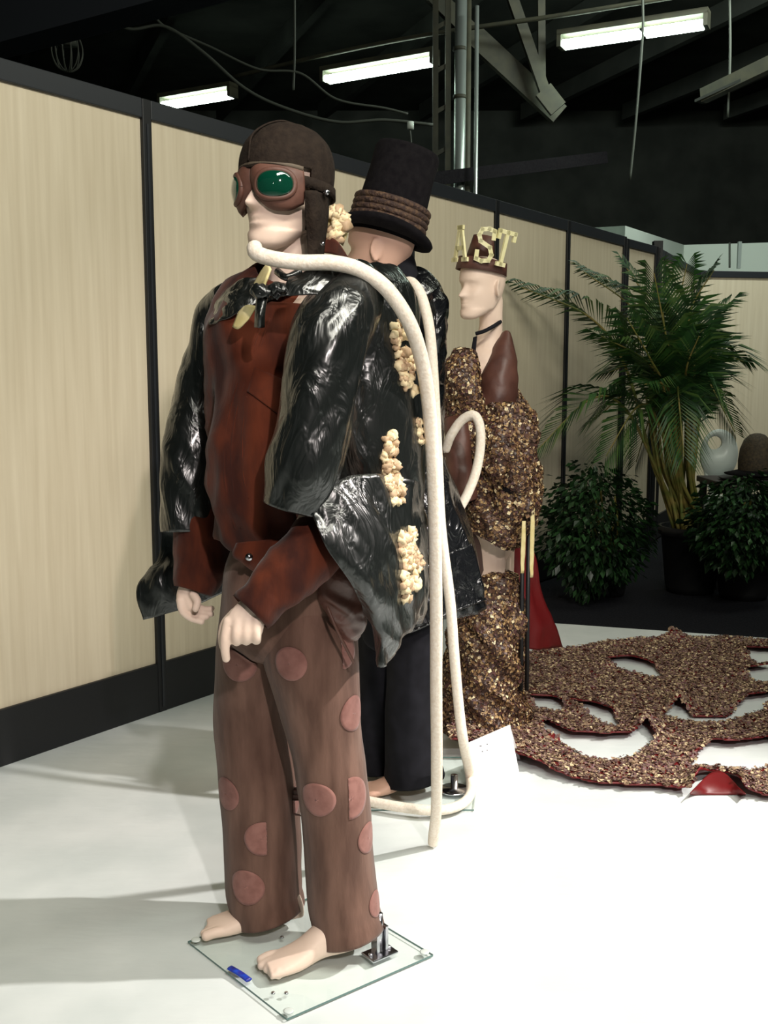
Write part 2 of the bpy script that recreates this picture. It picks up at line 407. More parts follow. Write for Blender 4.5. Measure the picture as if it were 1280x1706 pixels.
seg('web', at(848, -20, 10.6), at(912, 165, 10.6), .04, .05, M['steel_dark'], tr)
seg('web', at(902, -20, 10.6), at(903, 140, 10.6), .03, .035, M['steel_dark'], tr)
seg('gusset', at(905, 150, 10.55), at(930, 182, 10.55), .03, .09, M['steel_dark'], tr)
seg('rafter', at(690, -40, 10.8), at(790, 60, 10.8), .05, .08, M['steel_dark'], tr)
t2 = empty('truss_end', at(1225, 135, 9.5), 'olive rafter end reaching in at the upper right edge', 'truss')
seg('rafter', at(1172, 160, 9.8), at(1330, 84, 9.0), .04, .06, M['steel_dark'], t2)
seg('flange', at(1166, 170, 9.85), at(1330, 96, 9.05), .07, .012, M['dark'], t2)
for i, (pts, lab) in enumerate([
        ([(165, 20), (215, 48), (275, 44), (340, 88), (405, 145), (470, 178), (560, 203), (640, 200), (722, 208)], 'long sagging grey cable crossing from the upper left to the column'),
        ([(195, 12), (250, 24), (278, 46), (350, 78), (430, 115), (500, 122), (560, 165), (640, 180), (680, 190)], 'second grey cable looping above the sagging one'),
        ([(491, -10), (491, 90), (489, 150)], 'short cable hanging straight down between two fluorescent lights'),
        ([(1216, -10), (1217, 90), (1213, 195)], 'dark cord hanging in front of the rafter end'),
        ([(1071, -10), (1071, 60), (1060, 200), (1050, 300)], 'dark cord hanging behind the two-tube fluorescent light')]):
    tag(rod('cable', [at(x, y, 9.6) for x, y in pts], 0.011 if i != 0 else 0.014, M['cable'], na=6), lab, 'cable')
sn = empty('hanging_socket', at(684, 208, 9.0), 'small white socket on a cord above the top hat', 'socket')
rod('socket', [at(684, 203, 9.0), at(684, 215, 9.0)], 0.03, M['white_wall'], sn, nl=2)
rod('cord', [at(683, 215, 9.0), at(685, 240, 9.0), at(681, 270, 9.0)], 0.008, M['cable'], sn, na=6)
db = empty('hanging_lamp', at(112, 85, 7.0), 'dim round wire-guarded lamp hanging in the dark above the partition', 'lamp')
for k in range(6):
    a = math.pi * k / 6; c0 = at(112, 85, 7.0)
    rod('guard_wire', [c0 + Vector((math.cos(a) * math.sin(t) * .1, math.sin(a) * math.sin(t) * .1, math.cos(t) * .13)) for t in np.linspace(0, 2 * math.pi, 9)], 0.004, M['cable'], db, na=5, cap=False)
lathe('reflector', at(112, 72, 7.0), [(.01, .05), (.05, .03), (.07, -.01)], M['cable'], db, 20)
rod('cord', [at(112, 60, 7.0), at(112, -20, 7.0)], 0.006, M['cable'], db, nl=2, na=6)

# ---------------------------------------------------------------- mannequin building
HEAD = [(-.118, .024, .080, -.045), (-.108, .040, .091, -.020), (-.088, .053, .093, .020), (-.062, .062, .089, .055), (-.03, .069, .089, .080),
        (0, .073, .086, .095), (.03, .076, .093, .102), (.06, .075, .090, .102), (.085, .067, .077, .090), (.104, .050, .054, .066), (.116, .024, .024, .038)]
def head_ring(z, w_, f_, b_, na, off=0.0):
    out = []; yc = 0.0 if b_ > 0.03 else (b_ - f_) / 2
    for j in range(na):
        th = 2 * math.pi * j / na; s, c = math.sin(th), math.cos(th)   # c=1 : front
        ext = (f_ + yc) if c > 0 else (b_ - yc)
        e = 0.96
        x = w_ * math.copysign(abs(s) ** e, s); y = yc - ext * math.copysign(abs(c) ** e, c) if c > 0 else yc + ext * abs(c) ** e
        out.append([x, y, z])
    return out
def gs(x, s): return math.exp(-(x / s) ** 2)
def head_pts(na=72, nl=70, off=0.0, features=True, female=False):
    S = spline(HEAD, nl); rings = []
    for i in range(nl):
        z, w_, f_, b_ = S[i]
        if female: w_ *= 0.93
        ring = head_ring(z, w_ + off, f_ + off, b_ + off, na)
        for p in ring:
            x, y = p[0], p[1]
            if features and y < -0.02:
                k = min(1, max(0, (-y - 0.02) / 0.03))
                nzr = max(0.0, min(1.0, (0.012 - z) / 0.045)) if z > -0.036 else max(0.0, 1 - (-0.036 - z) / 0.010)
                p[1] -= k * 0.031 * nzr * gs(x, 0.009 + 0.006 * nzr)
                for sx in (-1, 1):
                    d = math.hypot((x - sx * .031) / 1.35, (z - 0.004))
                    p[1] += k * (0.011 * gs(d, .014) - 0.007 * gs(d, .007))
                    p[1] -= k * 0.004 * gs(x - sx * .03, .022) * gs(z - .024, .008)
                    p[1] -= k * 0.005 * gs(x - sx * .045, .018) * gs(z + .03, .02)
                p[1] -= k * (0.008 * gs(z + .058, .0045) + 0.0085 * gs(z + .0695, .005)) * gs(x, .02)
                p[1] += k * 0.003 * gs(z + .0635, .003) * gs(x, .022)
                p[1] += k * 0.003 * gs(z + .082, .006) * gs(x, .02)
                p[1] -= k * 0.005 * gs(z + .102, .012) * gs(x, .02)
        rings.append(ring)
    return rings
def ear(side):
    V, Fc = [], []
    n, m = 16, 10
    for i in range(m):
        ph = math.pi * (i + .5) / m
        for j in range(n):
            th = 2 * math.pi * j / n
            q = Vector((math.sin(ph) * math.cos(th) * .018, math.cos(ph) * .007, math.sin(ph) * math.sin(th) * .033))
            q.y -= 0.004 * (1 - (math.sin(ph)) ** 2)
            q = Matrix.Rotation(R(28) , 3, 'Z') @ Vector((q.y + .004 * math.sin(ph) ** 3, q.x, q.z))
            V.append(Vector((side * (.0765 + q.x), .012 + q.y, -.006 + q.z)))
    for i in range(m - 1):
        for j in range(n):
            k = (j + 1) % n; Fc.append((i * n + j, i * n + k, (i + 1) * n + k, (i + 1) * n + j))
    Fc.append(tuple(range(n))); Fc.append(tuple((m - 1) * n + j for j in range(n)))
    return V, Fc
class Body:
    def __init__(s): s.V = []; s.F = []
    def add(s, V, Fc, X=None):
        i = len(s.V); s.V += [(X @ Vector(v)) if X is not None else Vector(v) for v in V]; s.F += [tuple(i + k for k in f) for f in Fc]
    def limb(s, pts, n=16, m=24):
        """pts: (Vector, radius_side, radius_depth)"""
        V, Fc = grid_mesh(tube_grid([(p[0].x, p[0].y, p[0].z, p[1], p[2] if len(p) > 2 else p[1]) for p in pts], n, m), True, True); s.add(V, Fc)
        for p in (pts[0], pts[-1]):
            r = min(p[1], p[2] if len(p) > 2 else p[1]) * .98
            s.ball(p[0], r)
    def cap_rod(s, pts, rad):
        V, Fc = rod(None, pts, rad, None, na=12, nl=len(pts) * 5); s.add(V, Fc)
        f = rad if callable(rad) else (lambda t: rad)
        s.ball(Vector(pts[0]), f(0)); s.ball(Vector(pts[-1]), f(1))
    def ball(s, c, r, sc=(1, 1, 1)):
        bm = bmesh.new(); bmesh.ops.create_icosphere(bm, subdivisions=3, radius=1)
        V = [Vector(c) + Vector((v.co.x * r * sc[0], v.co.y * r * sc[1], v.co.z * r * sc[2])) for v in bm.verts]
        s.add(V, [tuple(v.index for v in f.verts) for f in bm.faces]); bm.free()
    def head(s, X, female=False):
        V, Fc = grid_mesh(head_pts(female=female), True, True); s.add(V, Fc, X)
        for sd in (-1, 1): s.add(*ear(sd), X)
    def foot(s, heel, toe, lift=0.02, scale=1.0):
        h, t = Vector(heel), Vector(toe); d = (t - h); L = d.length; d.normalize(); sd = Vector((-d.y, d.x, 0))
        prof = [(0.0, .012, .030, .5), (.03, .028, .058, .5), (.09, .031, .085, .48), (.22, .033, .100, .42), (.34, .034, .092, .42), (.5, .036, .068, .4), (.66, .043, .047, .38), (.80, .045, .034, .4), (.93, .041, .022, .45)]
        S = spline(prof, 24); rings = []
        for u, hw, ht, _ in S:
            b = lift * max(0, 1 - u / .62) ** 1.1 + (0.007 * gs(u - .4, .15))
            c = h + d * (u * L) + Vector((0, 0, h.z * 0 + b))
            rings.append([c + sd * (hw * math.cos(a)) + Vector((0, 0, ht / 2 + ht / 2 * math.copysign(abs(math.sin(a)) ** .8, math.sin(a)))) for a in np.linspace(0, 2 * math.pi, 24, endpoint=False)])
        V, Fc = grid_mesh(rings, True, True); s.add(V, Fc)
        for k in range(5):
            off = (-.034 + k * .0165); ln = [.99, 1.0, .965, .93, .885][k]; rr = [.0125, .0098, .009, .0085, .008][k]
            side = getattr(s, 'toeflip', 1)
            s.cap_rod([h + d * (.74 * L) + sd * off * side * .9 + Vector((0, 0, .018)), h + d * (.86 * L) + sd * off * side + Vector((0, 0, .018)), h + d * (ln * L - rr) + sd * off * side + Vector((0, 0, rr))], rr)
        # ankle and calf stub
        s.limb([(h + d * (.17 * L) + Vector((0, 0, .05 + lift)), .031, .031), (h + d * (.21 * L) + Vector((0, 0, .14 + lift)), .029, .029), (h + d * (.32 * L) + Vector((0, 0, .30)), .032, .032)])
        return h + d * (.32 * L) + Vector((0, 0, .30))
    def build(s, name, m, parent, voxel):
        o = mk(name, s.V, s.F, m, parent)
        r = o.modifiers.new('r', 'REMESH'); r.mode = 'VOXEL'; r.voxel_size = voxel; r.use_smooth_shade = True
        sm = o.modifiers.new('s', 'SMOOTH'); sm.factor = .5; sm.iterations = 2
        dg = bpy.context.evaluated_depsgraph_get(); me = bpy.data.meshes.new_from_object(o.evaluated_get(dg))
        o.modifiers.clear(); old = o.data; o.data = me; bpy.data.meshes.remove(old); me.name = name
        me.polygons.foreach_set('use_smooth', [True] * len(me.polygons))
        if not me.materials: me.materials.append(m)
        return o
def finger(B, base, pts, r0, r1):
    P = [Vector(base)] + [Vector(p) for p in pts]
    B.cap_rod(P, lambda t: r0 + (r1 - r0) * t)

def scatter(surfs, density, size, m, name, parent, tilt=0.7, offs=0.004, kind='stuff'):
    """flakes scattered over surface objects: one joined mesh of small folded flakes"""
    dg = bpy.context.evaluated_depsgraph_get(); Vs = []; Fs = []; base = 0
    for o in surfs:
        ev = o.evaluated_get(dg); me = ev.to_mesh(); me.calc_loop_triangles()
        n = len(me.vertices); co = np.empty(n * 3); me.vertices.foreach_get('co', co); co = co.reshape(-1, 3)
        mw = np.array(o.matrix_world); co = co @ mw[:3, :3].T + mw[:3, 3]
        t = np.empty(len(me.loop_triangles) * 3, int); me.loop_triangles.foreach_get('vertices', t); t = t.reshape(-1, 3)
        a, b, c = co[t[:, 0]], co[t[:, 1]], co[t[:, 2]]
        nn = np.cross(b - a, c - a); ar = np.linalg.norm(nn, axis=1) / 2; nn /= (2 * ar[:, None] + 1e-12)
        k = int(ar.sum() * density)
        idx = rng.choice(len(t), k, p=ar / ar.sum()); r1 = np.sqrt(rng.random(k))[:, None]; r2 = rng.random(k)[:, None]
        p = a[idx] * (1 - r1) + b[idx] * (r1 * (1 - r2)) + c[idx] * (r1 * r2); N_ = nn[idx]
        rv = rng.normal(size=(k, 3)); N_ = N_ + rv * tilt * .35; N_ /= np.linalg.norm(N_, axis=1)[:, None]
        u = np.cross(N_, rng.normal(size=(k, 3))); u /= np.linalg.norm(u, axis=1)[:, None]; v = np.cross(N_, u)
        sz = size * (0.55 + 0.9 * rng.random(k))[:, None]; asp = (0.55 + .5 * rng.random(k))[:, None]
        p = p + N_ * offs * rng.random(k)[:, None]
        q0 = p - u * sz; q1 = p - v * sz * asp + N_ * sz * .35; q2 = p + u * sz; q3 = p + v * sz * asp + N_ * sz * .25
        Vs.append(np.stack([q0, q1, q2, q3], 1).reshape(-1, 3)); i = base + np.arange(k)[:, None] * 4
        Fs.append(np.concatenate([i + 0, i + 1, i + 2, i + 0, i + 2, i + 3], 1).reshape(-1, 3)); base += k * 4
        ev.to_mesh_clear()
    V = np.concatenate(Vs); Fc = np.concatenate(Fs)
    me = bpy.data.meshes.new(name); me.vertices.add(len(V)); me.vertices.foreach_set('co', V.ravel())
    me.loops.add(Fc.size); me.loops.foreach_set('vertex_index', Fc.ravel().astype(np.int32))
    me.polygons.add(len(Fc)); me.polygons.foreach_set('loop_start', np.arange(0, Fc.size, 3, dtype=np.int32))
    me.update(); me.validate(); me.materials.append(m)
    o = bpy.data.objects.new(name, me); C.objects.link(o)
    o.parent = parent; o.matrix_parent_inverse = Matrix.Translation(-parent.location) if parent.parent is None else Matrix()
    if kind: o['kind'] = kind
    return o
def sub(o, parent):
    """re-parent o (built in world space) below a part"""
    o.parent = parent; o.matrix_parent_inverse = Matrix.Translation(-parent.location) if parent.parent is None else Matrix()
    return o

# popcorn kernels
POP = []
for k in range(4):
    bm = bmesh.new(); bmesh.ops.create_icosphere(bm, subdivisions=2, radius=1)
    for v in bm.verts:
        n1 = noise.noise(v.co * 1.9 + Vector((k * 7, 0, 0))); v.co *= 0.72 + abs(n1) * 1.3
    me = bpy.data.meshes.new('popcorn'); bm.to_mesh(me); bm.free()
    me.polygons.foreach_set('use_smooth', [True] * len(me.polygons)); me.materials.append(M['popcorn'] if k < 3 else M['popcorn_dark']); POP.append(me)
def popcorn(parent, spots, n, size, bvh=None):
    """kernels sewn along a strip; spots = list of (px,py,d,halfwidth px)"""
    S = spline(spots, 60)
    for i in range(n):
        r = S[rng.integers(0, 60)]; p = at(r[0] + (rng.random() * 2 - 1) * r[3], r[1] + rng.normal() * 3, r[2])
        if bvh:
            d = (p - cam.location).normalized(); h = bvh.ray_cast(cam.location, d)
            if h[0]: p = h[0] - d * size * .5
        o = bpy.data.objects.new('popcorn', POP[(0, 1, 2, 3, 3)[rng.integers(0, 5)]]); C.objects.link(o)
        sub(o, parent); o.location = p
        o.rotation_euler = rng.random(3) * 6; s = size * (.7 + .6 * rng.random()); o.scale = (s, s, s)

# =============================================================== FIRST MANNEQUIN (flying helmet)
base_z = 0.012
m1 = empty('mannequin', (-0.2, 2.3, base_z), 'front mannequin in flying helmet, green goggles, black vinyl jacket, rust shirt, spotted brown trousers', 'mannequin', 'costumed mannequins')
YAW1 = R(-39); hc1 = at(477, 320, 2.28)
X1 = Matrix.Translation(hc1) @ Matrix.Rotation(YAW1, 4, 'Z') @ Matrix.Diagonal((1.02, 1.02, 1.07, 1))
B = Body(); B.head(X1)
def A3_(px, py, d): return at(px, py, d)
B.limb([(A3_(484, 370, 2.31), .055, .055), (A3_(484, 430, 2.31), .054, .056), (A3_(486, 470, 2.32), .058, .06)])
B.limb([(A3_(488, 490, 2.33), .06, .06), (A3_(488, 540, 2.33), .10, .09), (A3_(490, 640, 2.31), .12, .11), (A3_(492, 780, 2.3), .10, .09), (A3_(492, 900, 2.3), .12, .10), (A3_(490, 990, 2.3), .12, .11)], 24, 30)
B.limb([(A3_(560, 520, 2.2), .05), (A3_(548, 690, 2.13), .04), (A3_(530, 840, 2.10), .03), (A3_(470, 955, 2.01), .032), (A3_(425, 1015, 1.985), .026)])
B.limb([(A3_(400, 520, 2.45), .05), (A3_(355, 680, 2.5), .042), (A3_(325, 830, 2.47), .036), (A3_(322, 920, 2.43), .032), (A3_(315, 985, 2.41), .024)])
B.limb([(A3_(490, 530, 2.31), .06), (A3_(555, 535, 2.21), .05)]); B.limb([(A3_(480, 530, 2.33), .06), (A3_(405, 530, 2.44), .05)])
# near hand: back of the hand, fingers pointing down and curling, forefinger straight
B.limb([(A3_(422, 1008, 1.985), .026, .022), (A3_(412, 1030, 1.975), .036, .019), (A3_(406, 1048, 1.97), .038, .017)])
for k, (x0, x1) in enumerate(((381, 376), (397, 394), (412, 410), (427, 427))):
    y0 = 1036 - k * 1
    if k == 0:
        finger(B, A3_(x0, y0, 1.97), [A3_(x1, 1062, 1.965), A3_(x1 - 1, 1082, 1.968), A3_(x1 + 1, 1097, 1.975)], .0115, .0085)
    else:
        finger(B, A3_(x0, y0, 1.965), [A3_(x1, 1056, 1.958), A3_(x1, 1068 - k, 1.965), A3_(x1 + 1, 1069 - k, 1.99), A3_(x1 + 2, 1058, 2.005)], .0112, .0085)
finger(B, A3_(392, 1022, 1.985), [A3_(376, 1040, 1.99), A3_(371, 1062, 1.995), A3_(373, 1078, 2.0)], .012, .009)
# far hand: palm turned in, fingers trailing right
B.limb([(A3_(313, 980, 2.41), .024, .018), (A3_(313, 996, 2.40), .028, .016), (A3_(317, 1008, 2.395), .026, .015)])
for k, pts in enumerate(([(300, 1000), (304, 1018), (318, 1030), (336, 1036)], [(308, 1006), (316, 1020), (330, 1027), (344, 1028)],
                         [(315, 1008), (325, 1018), (338, 1022), (352, 1023)], [(323, 1006), (332, 1012), (342, 1015), (353, 1014)])):
    finger(B, A3_(pts[0][0], pts[0][1], 2.39 + k * .012), [A3_(x, y, 2.385 + k * .012 + j * .004) for j, (x, y) in enumerate(pts[1:])], .0098, .0075)
finger(B, A3_(322, 990, 2.385), [A3_(329, 1002, 2.375), A3_(326, 1014, 2.37)], .0105, .009)
heel_n, toe_n = fl(603, 1588, base_z), fl(432, 1624, base_z)
heel_f, toe_f = fl(506, 1538, base_z), fl(333, 1556, base_z)
B.toeflip = 1
kn = B.foot(heel_n, toe_n); B.toeflip = -1; kf = B.foot(heel_f, toe_f)
B.limb([(kn, .032), (A3_(537, 1180, 2.25), .048), (A3_(522, 1100, 2.26), .068), (A3_(515, 980, 2.28), .085)])
B.limb([(kf, .032), (A3_(420, 1180, 2.38), .048), (A3_(422, 1100, 2.37), .066), (A3_(455, 980, 2.34), .085)])
B.build('body', M['skin'], m1, 0.0032)

# trousers
def leg_disp(seed):
    def f(u, v, p): return 0.005 * nz(p, 9, seed) + 0.004 * math.sin(v * 40 + 3 * nz(p, 5, seed)) * max(0, v - .6) * .6
    return f
tr_rows_n = [(500, 985, 2.28, 70, .12), (518, 1080, 2.25, 79, .105), (537, 1200, 2.25, 63, .095), (553, 1300, 2.25, 59, .09), (563, 1400, 2.25, 56, .088), (569, 1495, 2.25, 58, .09), (582, 1556, 2.24, 59, .09)]
tr_rows_f = [(440, 985, 2.33, 66, .12), (420, 1080, 2.36, 58, .105), (419, 1200, 2.38, 62, .09), (431, 1300, 2.385, 65, .098), (437, 1400, 2.38, 64, .098), (441, 1480, 2.375, 62, .098), (451, 1520, 2.37, 58, .098)]
trn = ptube('trousers', [(490, 905, 2.3, 100, .135), (490, 950, 2.3, 117, .15), (490, 1000, 2.3, 119, .15), (487, 1050, 2.3, 116, .135), (486, 1085, 2.3, 90, .10), (486, 1100, 2.3, 40, .06)], M['suede'], m1, 64, 40, leg_disp(1))
ln = sub(ptube('trouser_leg', tr_rows_n, M['suede'], None, 64, 90, leg_disp(2), thick=.004), trn)
lf = sub(ptube('trouser_leg', tr_rows_f, M['suede'], None, 64, 90, leg_disp(3), thick=.004), trn)
def bvh_of(objs):
    V, Fc = [], []
    dg = bpy.context.evaluated_depsgraph_get()
    for o in objs:
        i = len(V); V += [o.matrix_world @ v.co for v in o.data.vertices]; Fc += [tuple(i + k for k in p.vertices) for p in o.data.polygons]
    return BVHTree.FromPolygons(V, Fc)
bpy.context.view_layer.update()
legs_bvh = bvh_of([ln, lf, trn])
def patch(px, py, rpx, clip=None, ry=None):
    d = ray(px, py).normalized(); h, n, _, _ = legs_bvh.ray_cast(cam.location, d)
    if h is None: return
    if n.dot(d) > 0: n = -n
    r = rpx * mpp(h); t = Vector((0, 0, 1)).cross(n).normalized(); u = n.cross(t)
    V, Fc = [], []; NR, NA = 6, 32
    for i in range(NR + 1):
        for j in range(NA):
            a = 2 * math.pi * j / NA; x = math.cos(a) * r * i / NR; y = math.sin(a) * r * i / NR
            if clip == 'R': x = min(x, r * .25)
            if clip == 'L': x = max(x, -r * .15)
            q = h + t * x + u * y
            hh = legs_bvh.ray_cast(q + n * .06, -n)
            V.append((hh[0] + hh[1] * (0.003 if hh[1].dot(n) > 0 else -.003)) if hh[0] else q)
    for i in range(NR):
        for j in range(NA):
            k = (j + 1) % NA; Fc.append((i * NA + j, i * NA + k, (i + 1) * NA + k, (i + 1) * NA + j))
    o = mk('fabric_patch', V, Fc, M['patch']); sub(o, trn)
    s = o.modifiers.new('s', 'SOLIDIFY'); s.thickness = .0008
    o['label'] = 'round rose suede patch'
for a in ((484, 1106, 29), (397, 1108, 30), (572, 1085, 30, 'L'), (588, 1188, 30), (529, 1332, 30), (585, 1330, 36, 'L'), (612, 1395, 26), (378, 1322, 28),
          (437, 1397, 29, 'R'), (488, 1335, 24, 'L'), (411, 1478, 30), (625, 1505, 22)): patch(*a)
# satin bag pocket at the hip
sub(ptube('pocket_pouch', [(575, 925, 2.2, 34, .05), (572, 960, 2.17, 40, .06), (575, 1000, 2.17, 36, .055), (585, 1040, 2.18, 22, .03), (596, 1062, 2.2, 8, .01)], M['satin'], None, 40, 40, wrinkle(.012, 14, 22, 4, 8), True, True), trn)
seam = [at(545, 1010, 2.12), at(562, 1050, 2.11), at(590, 1105, 2.13)]
sub(rod('pocket_seam', seam, .0035, M['goggle'], None, 6), trn)

# shirt
def shirt_disp(u, v, p):
    q = Vector((p[0] * 9 + p[2] * 3, p[1] * 9, p[2] * 2.5)); a = noise.noise(q)
    return 0.022 * (1 - 2 * abs(a)) - .010 + .004 * nz(p, 25, 2) + .008 * (1 - 2 * abs(nz((p[0], p[1], p[2] * .35), 16, 9)))
sh = ptube('shirt', [(464, 456, 2.3, 30, .05), (460, 474, 2.31, 56, .08), (455, 500, 2.32, 83, .115), (454, 530, 2.32, 96, .13), (455, 565, 2.32, 101, .135), (457, 640, 2.32, 103, .14), (459, 720, 2.31, 106, .155), (462, 790, 2.3, 108, .168), (467, 840, 2.3, 106, .165), (476, 880, 2.3, 108, .155), (478, 912, 2.3, 92, .145), (474, 930, 2.3, 84, .14)],
           M['velvet'], m1, 72, 80, shirt_disp, thick=.004)
sub(ptube('cuffed_sleeve', [(530, 790, 2.085, 24, .035), (536, 822, 2.09, 34, .045), (545, 850, 2.09, 40, .05), (540, 885, 2.09, 48, .055), (512, 925, 2.05, 50, .055), (464, 972, 2.01, 44, .05), (418, 1020, 1.985, 36, .042)], M['velvet'], None, 48, 50, wrinkle(.008, 12, 12, 3, 5), thick=.004), sh)
sub(ptube('cuffed_sleeve', [(322, 830, 2.46, 36, .05), (333, 880, 2.44, 44, .06), (338, 925, 2.43, 47, .06), (330, 958, 2.42, 40, .052), (322, 984, 2.41, 30, .04)], M['velvet'], None, 48, 50, wrinkle(.007, 14, 10, 8), thick=.004), sh)
sub(sheet('shirt_flap', [[(395, 905, 2.155), (440, 900, 2.13), (500, 895, 2.12), (545, 890, 2.14)], [(388, 925, 2.15), (440, 935, 2.12), (500, 940, 2.11), (548, 930, 2.13)], [(400, 935, 2.16), (440, 960, 2.13), (500, 975, 2.1), (535, 965, 2.12)]], M['velvet'], None, 24, 16, wrinkle(.006, 14, 8, 2)), sh)
sub(rod('button', [at(415, 928, 2.105), at(415, 928, 2.12)], .008, M['chrome'], None, nl=2), sh)
sub(sheet('shirt_collar', [[(540, 395, 2.42), (560, 400, 2.4), (578, 425, 2.34)], [(535, 420, 2.4), (560, 425, 2.38), (590, 440, 2.3)]], M['velvet'], None, 12, 8), sh)

# jacket
vw = wrinkle(.010, 13, 5, 1, 5); vw2 = wrinkle(.007, 15, 6, 6, -9)
jk = ptube('jacket', [(580, 462, 2.32, 34, .05), (586, 472, 2.32, 62, .09), (597, 494, 2.32, 82, .14), (603, 525, 2.32, 92, .16), (608, 600, 2.33, 96, .165), (609, 700, 2.33, 97, .165), (611, 790, 2.33, 93, .16), (612, 870, 2.33, 92, .155)], M['vinyl'], m1, 90, 90, vw, thick=.003)
slv = sub(ptube('sleeve', [(594, 472, 2.2, 22, .04), (588, 496, 2.14, 50, .075), (551, 560, 2.08, 64, .085), (537, 640, 2.05, 62, .08), (522, 715, 2.04, 61, .08), (504, 785, 2.03, 60, .072), (488, 848, 2.03, 52, .05)], M['vinyl'], None, 72, 90, vw2, thick=.003), jk)
slf = sub(ptube('sleeve', [(388, 492, 2.46, 26, .05), (362, 525, 2.5, 32, .06), (349, 585, 2.51, 36, .065), (335, 660, 2.5, 42, .065), (322, 740, 2.47, 48, .068), (316, 815, 2.45, 47, .066), (318, 884, 2.44, 46, .062)], M['vinyl'], None, 60, 80, wrinkle(.007, 12, 6, 12, 5), thick=.003), jk)
bpy.context.view_layer.update()
sb = bvh_of([sh])
def drape(name, rows, off, m, parent, nu=40, nv=20, disp=None, thick=.003, d0=2.2):
    G = []
    for r_ in rows:
        g = []
        for (x, y) in r_:
            d = ray(x, y).normalized(); h = sb.ray_cast(cam.location, d)[0]
            if h is None: h = sb.find_nearest(at(x, y, d0))[0]; h = at(x, y, h.y)
            g.append(tuple(h - d * off))
        G.append(g)
    return sub(sheet(name, G, m, None, nu, nv, disp, thick, world=True), parent)
yk = drape('yoke', [[(374, 488), (398, 470), (430, 462), (470, 464), (510, 456), (548, 452)],
                    [(358, 512), (388, 498), (430, 486), (470, 478), (512, 470), (548, 468)],
                    [(350, 542), (386, 528), (425, 508), (474, 494), (512, 490), (545, 490)]], .014, M['vinyl'], jk, 60, 24, wrinkle(.006, 16, 24, 3, 4))
sub(sheet('lapel', [[(482, 463, 2.07), (520, 450, 2.07), (565, 444, 2.10), (600, 452, 2.14)], [(474, 480, 2.055), (520, 470, 2.05), (565, 468, 2.07), (600, 480, 2.10)], [(446, 494, 2.05), (500, 492, 2.04), (550, 492, 2.05), (590, 510, 2.08)]], M['vinyl'], None, 50, 24, wrinkle(.006, 14, 26, 5, 6)), jk)
flr = sub(sheet('skirt_panel', [[(520, 858, 1.985), (566, 800, 2.03), (625, 790, 2.1), (685, 800, 2.2), (706, 810, 2.36)],
                        [(542, 912, 1.965), (588, 905, 1.99), (640, 905, 2.06), (692, 910, 2.2), (709, 910, 2.36)],
                        [(590, 978, 2.0), (614, 980, 2.0), (655, 985, 2.08), (699, 975, 2.2), (711, 970, 2.36)],
                        [(622, 1050, 2.11), (634, 1052, 2.05), (660, 1052, 2.1), (690, 1025, 2.2), (706, 1015, 2.36)],
                        [(630, 1104, 2.11), (636, 1110, 2.07), (646, 1100, 2.12), (676, 1060, 2.2), (700, 1035, 2.36)]], M['vinyl'], None, 60, 60, wrinkle(.012, 11, 8, 9, 7)), jk)
fl2 = sub(sheet('hanging_panel', [[(270, 800, 2.62), (295, 800, 2.64), (330, 800, 2.64), (370, 830, 2.62)],
                        [(270, 880, 2.62), (297, 890, 2.62), (330, 890, 2.62), (375, 900, 2.62)],
                        [(262, 935, 2.62), (300, 930, 2.60), (340, 930, 2.62), (380, 925, 2.64)],
                        [(229, 975, 2.60), (285, 975, 2.58), (335, 960, 2.62), (380, 945, 2.66)],
                        [(240, 1032, 2.60), (292, 1018, 2.58), (340, 1002, 2.62), (378, 985, 2.66)]], M['vinyl'], None, 50, 50, wrinkle(.012, 10, 8, 14, 5)), jk)
drape('chest_pocket_flap', [[(424, 612), (462, 628), (505, 650)], [(416, 640), (458, 668), (500, 695)], [(412, 652), (456, 684), (498, 712)]], .006, M['velvet'], sh, 14, 10)
def seam_on(pts, nm='shirt_seam', rr=.003):
    P = []
    for x, y in pts:
        d = ray(x, y).normalized(); h = sb.ray_cast(cam.location, d)[0]
        if h is not None: P.append(h)
    sub(rod(nm, P, rr, M['velvet'], None, 6, 60), sh)
seam_on([(450, 530), (432, 580), (408, 640), (392, 700), (386, 760), (390, 820), (402, 880)])
seam_on([(440, 530), (420, 580), (396, 640), (380, 700), (374, 760), (378, 820), (392, 880)])
seam_on([(412, 660), (405, 720), (406, 790), (415, 830)])
# knot and tie ends at the neck
kn_ = sub(ptube('tie_knot', [(424, 480, 2.05, 6, .008), (430, 484, 2.045, 12, .016), (440, 487, 2.04, 11, .016), (447, 490, 2.045, 6, .008)], M['vinyl'], None, 32, 24, wrinkle(.007, 60, 60, 2, 30), True, True), jk)
sub(ptube('tie_loop', [(446, 488, 2.045, 4, .006), (458, 481, 2.04, 9, .01), (470, 482, 2.04, 8, .009), (478, 486, 2.04, 3, .005)], M['vinyl'], None, 24, 20, wrinkle(.006, 50, 50, 7, 20), True, True), jk)
sub(sheet('tie_end', [[(428, 492, 2.045), (440, 492, 2.04), (446, 492, 2.05)], [(426, 520, 2.03), (434, 522, 2.02), (441, 520, 2.03)], [(425, 545, 2.04), (433, 546, 2.03), (440, 545, 2.04)]], M['vinyl'], None, 8, 12, None, .004), jk)
sub(sheet('tie_end', [[(446, 488, 2.04), (456, 480, 2.04)], [(462, 500, 2.04), (470, 492, 2.04)]], M['vinyl'], None, 6, 6, None, .004), jk)
sub(rod('choker', [at(462, 452, 2.16), at(478, 462, 2.14), at(500, 452, 2.16)], .008, M['vinyl'], None, 8), jk)
sub(sheet('cream_tab', [[(398, 520, 2.13), (412, 508, 2.11), (428, 510, 2.10)], [(388, 545, 2.13), (398, 548, 2.12), (415, 532, 2.11)]], M['cream'], None, 8, 8, None, .004), jk)
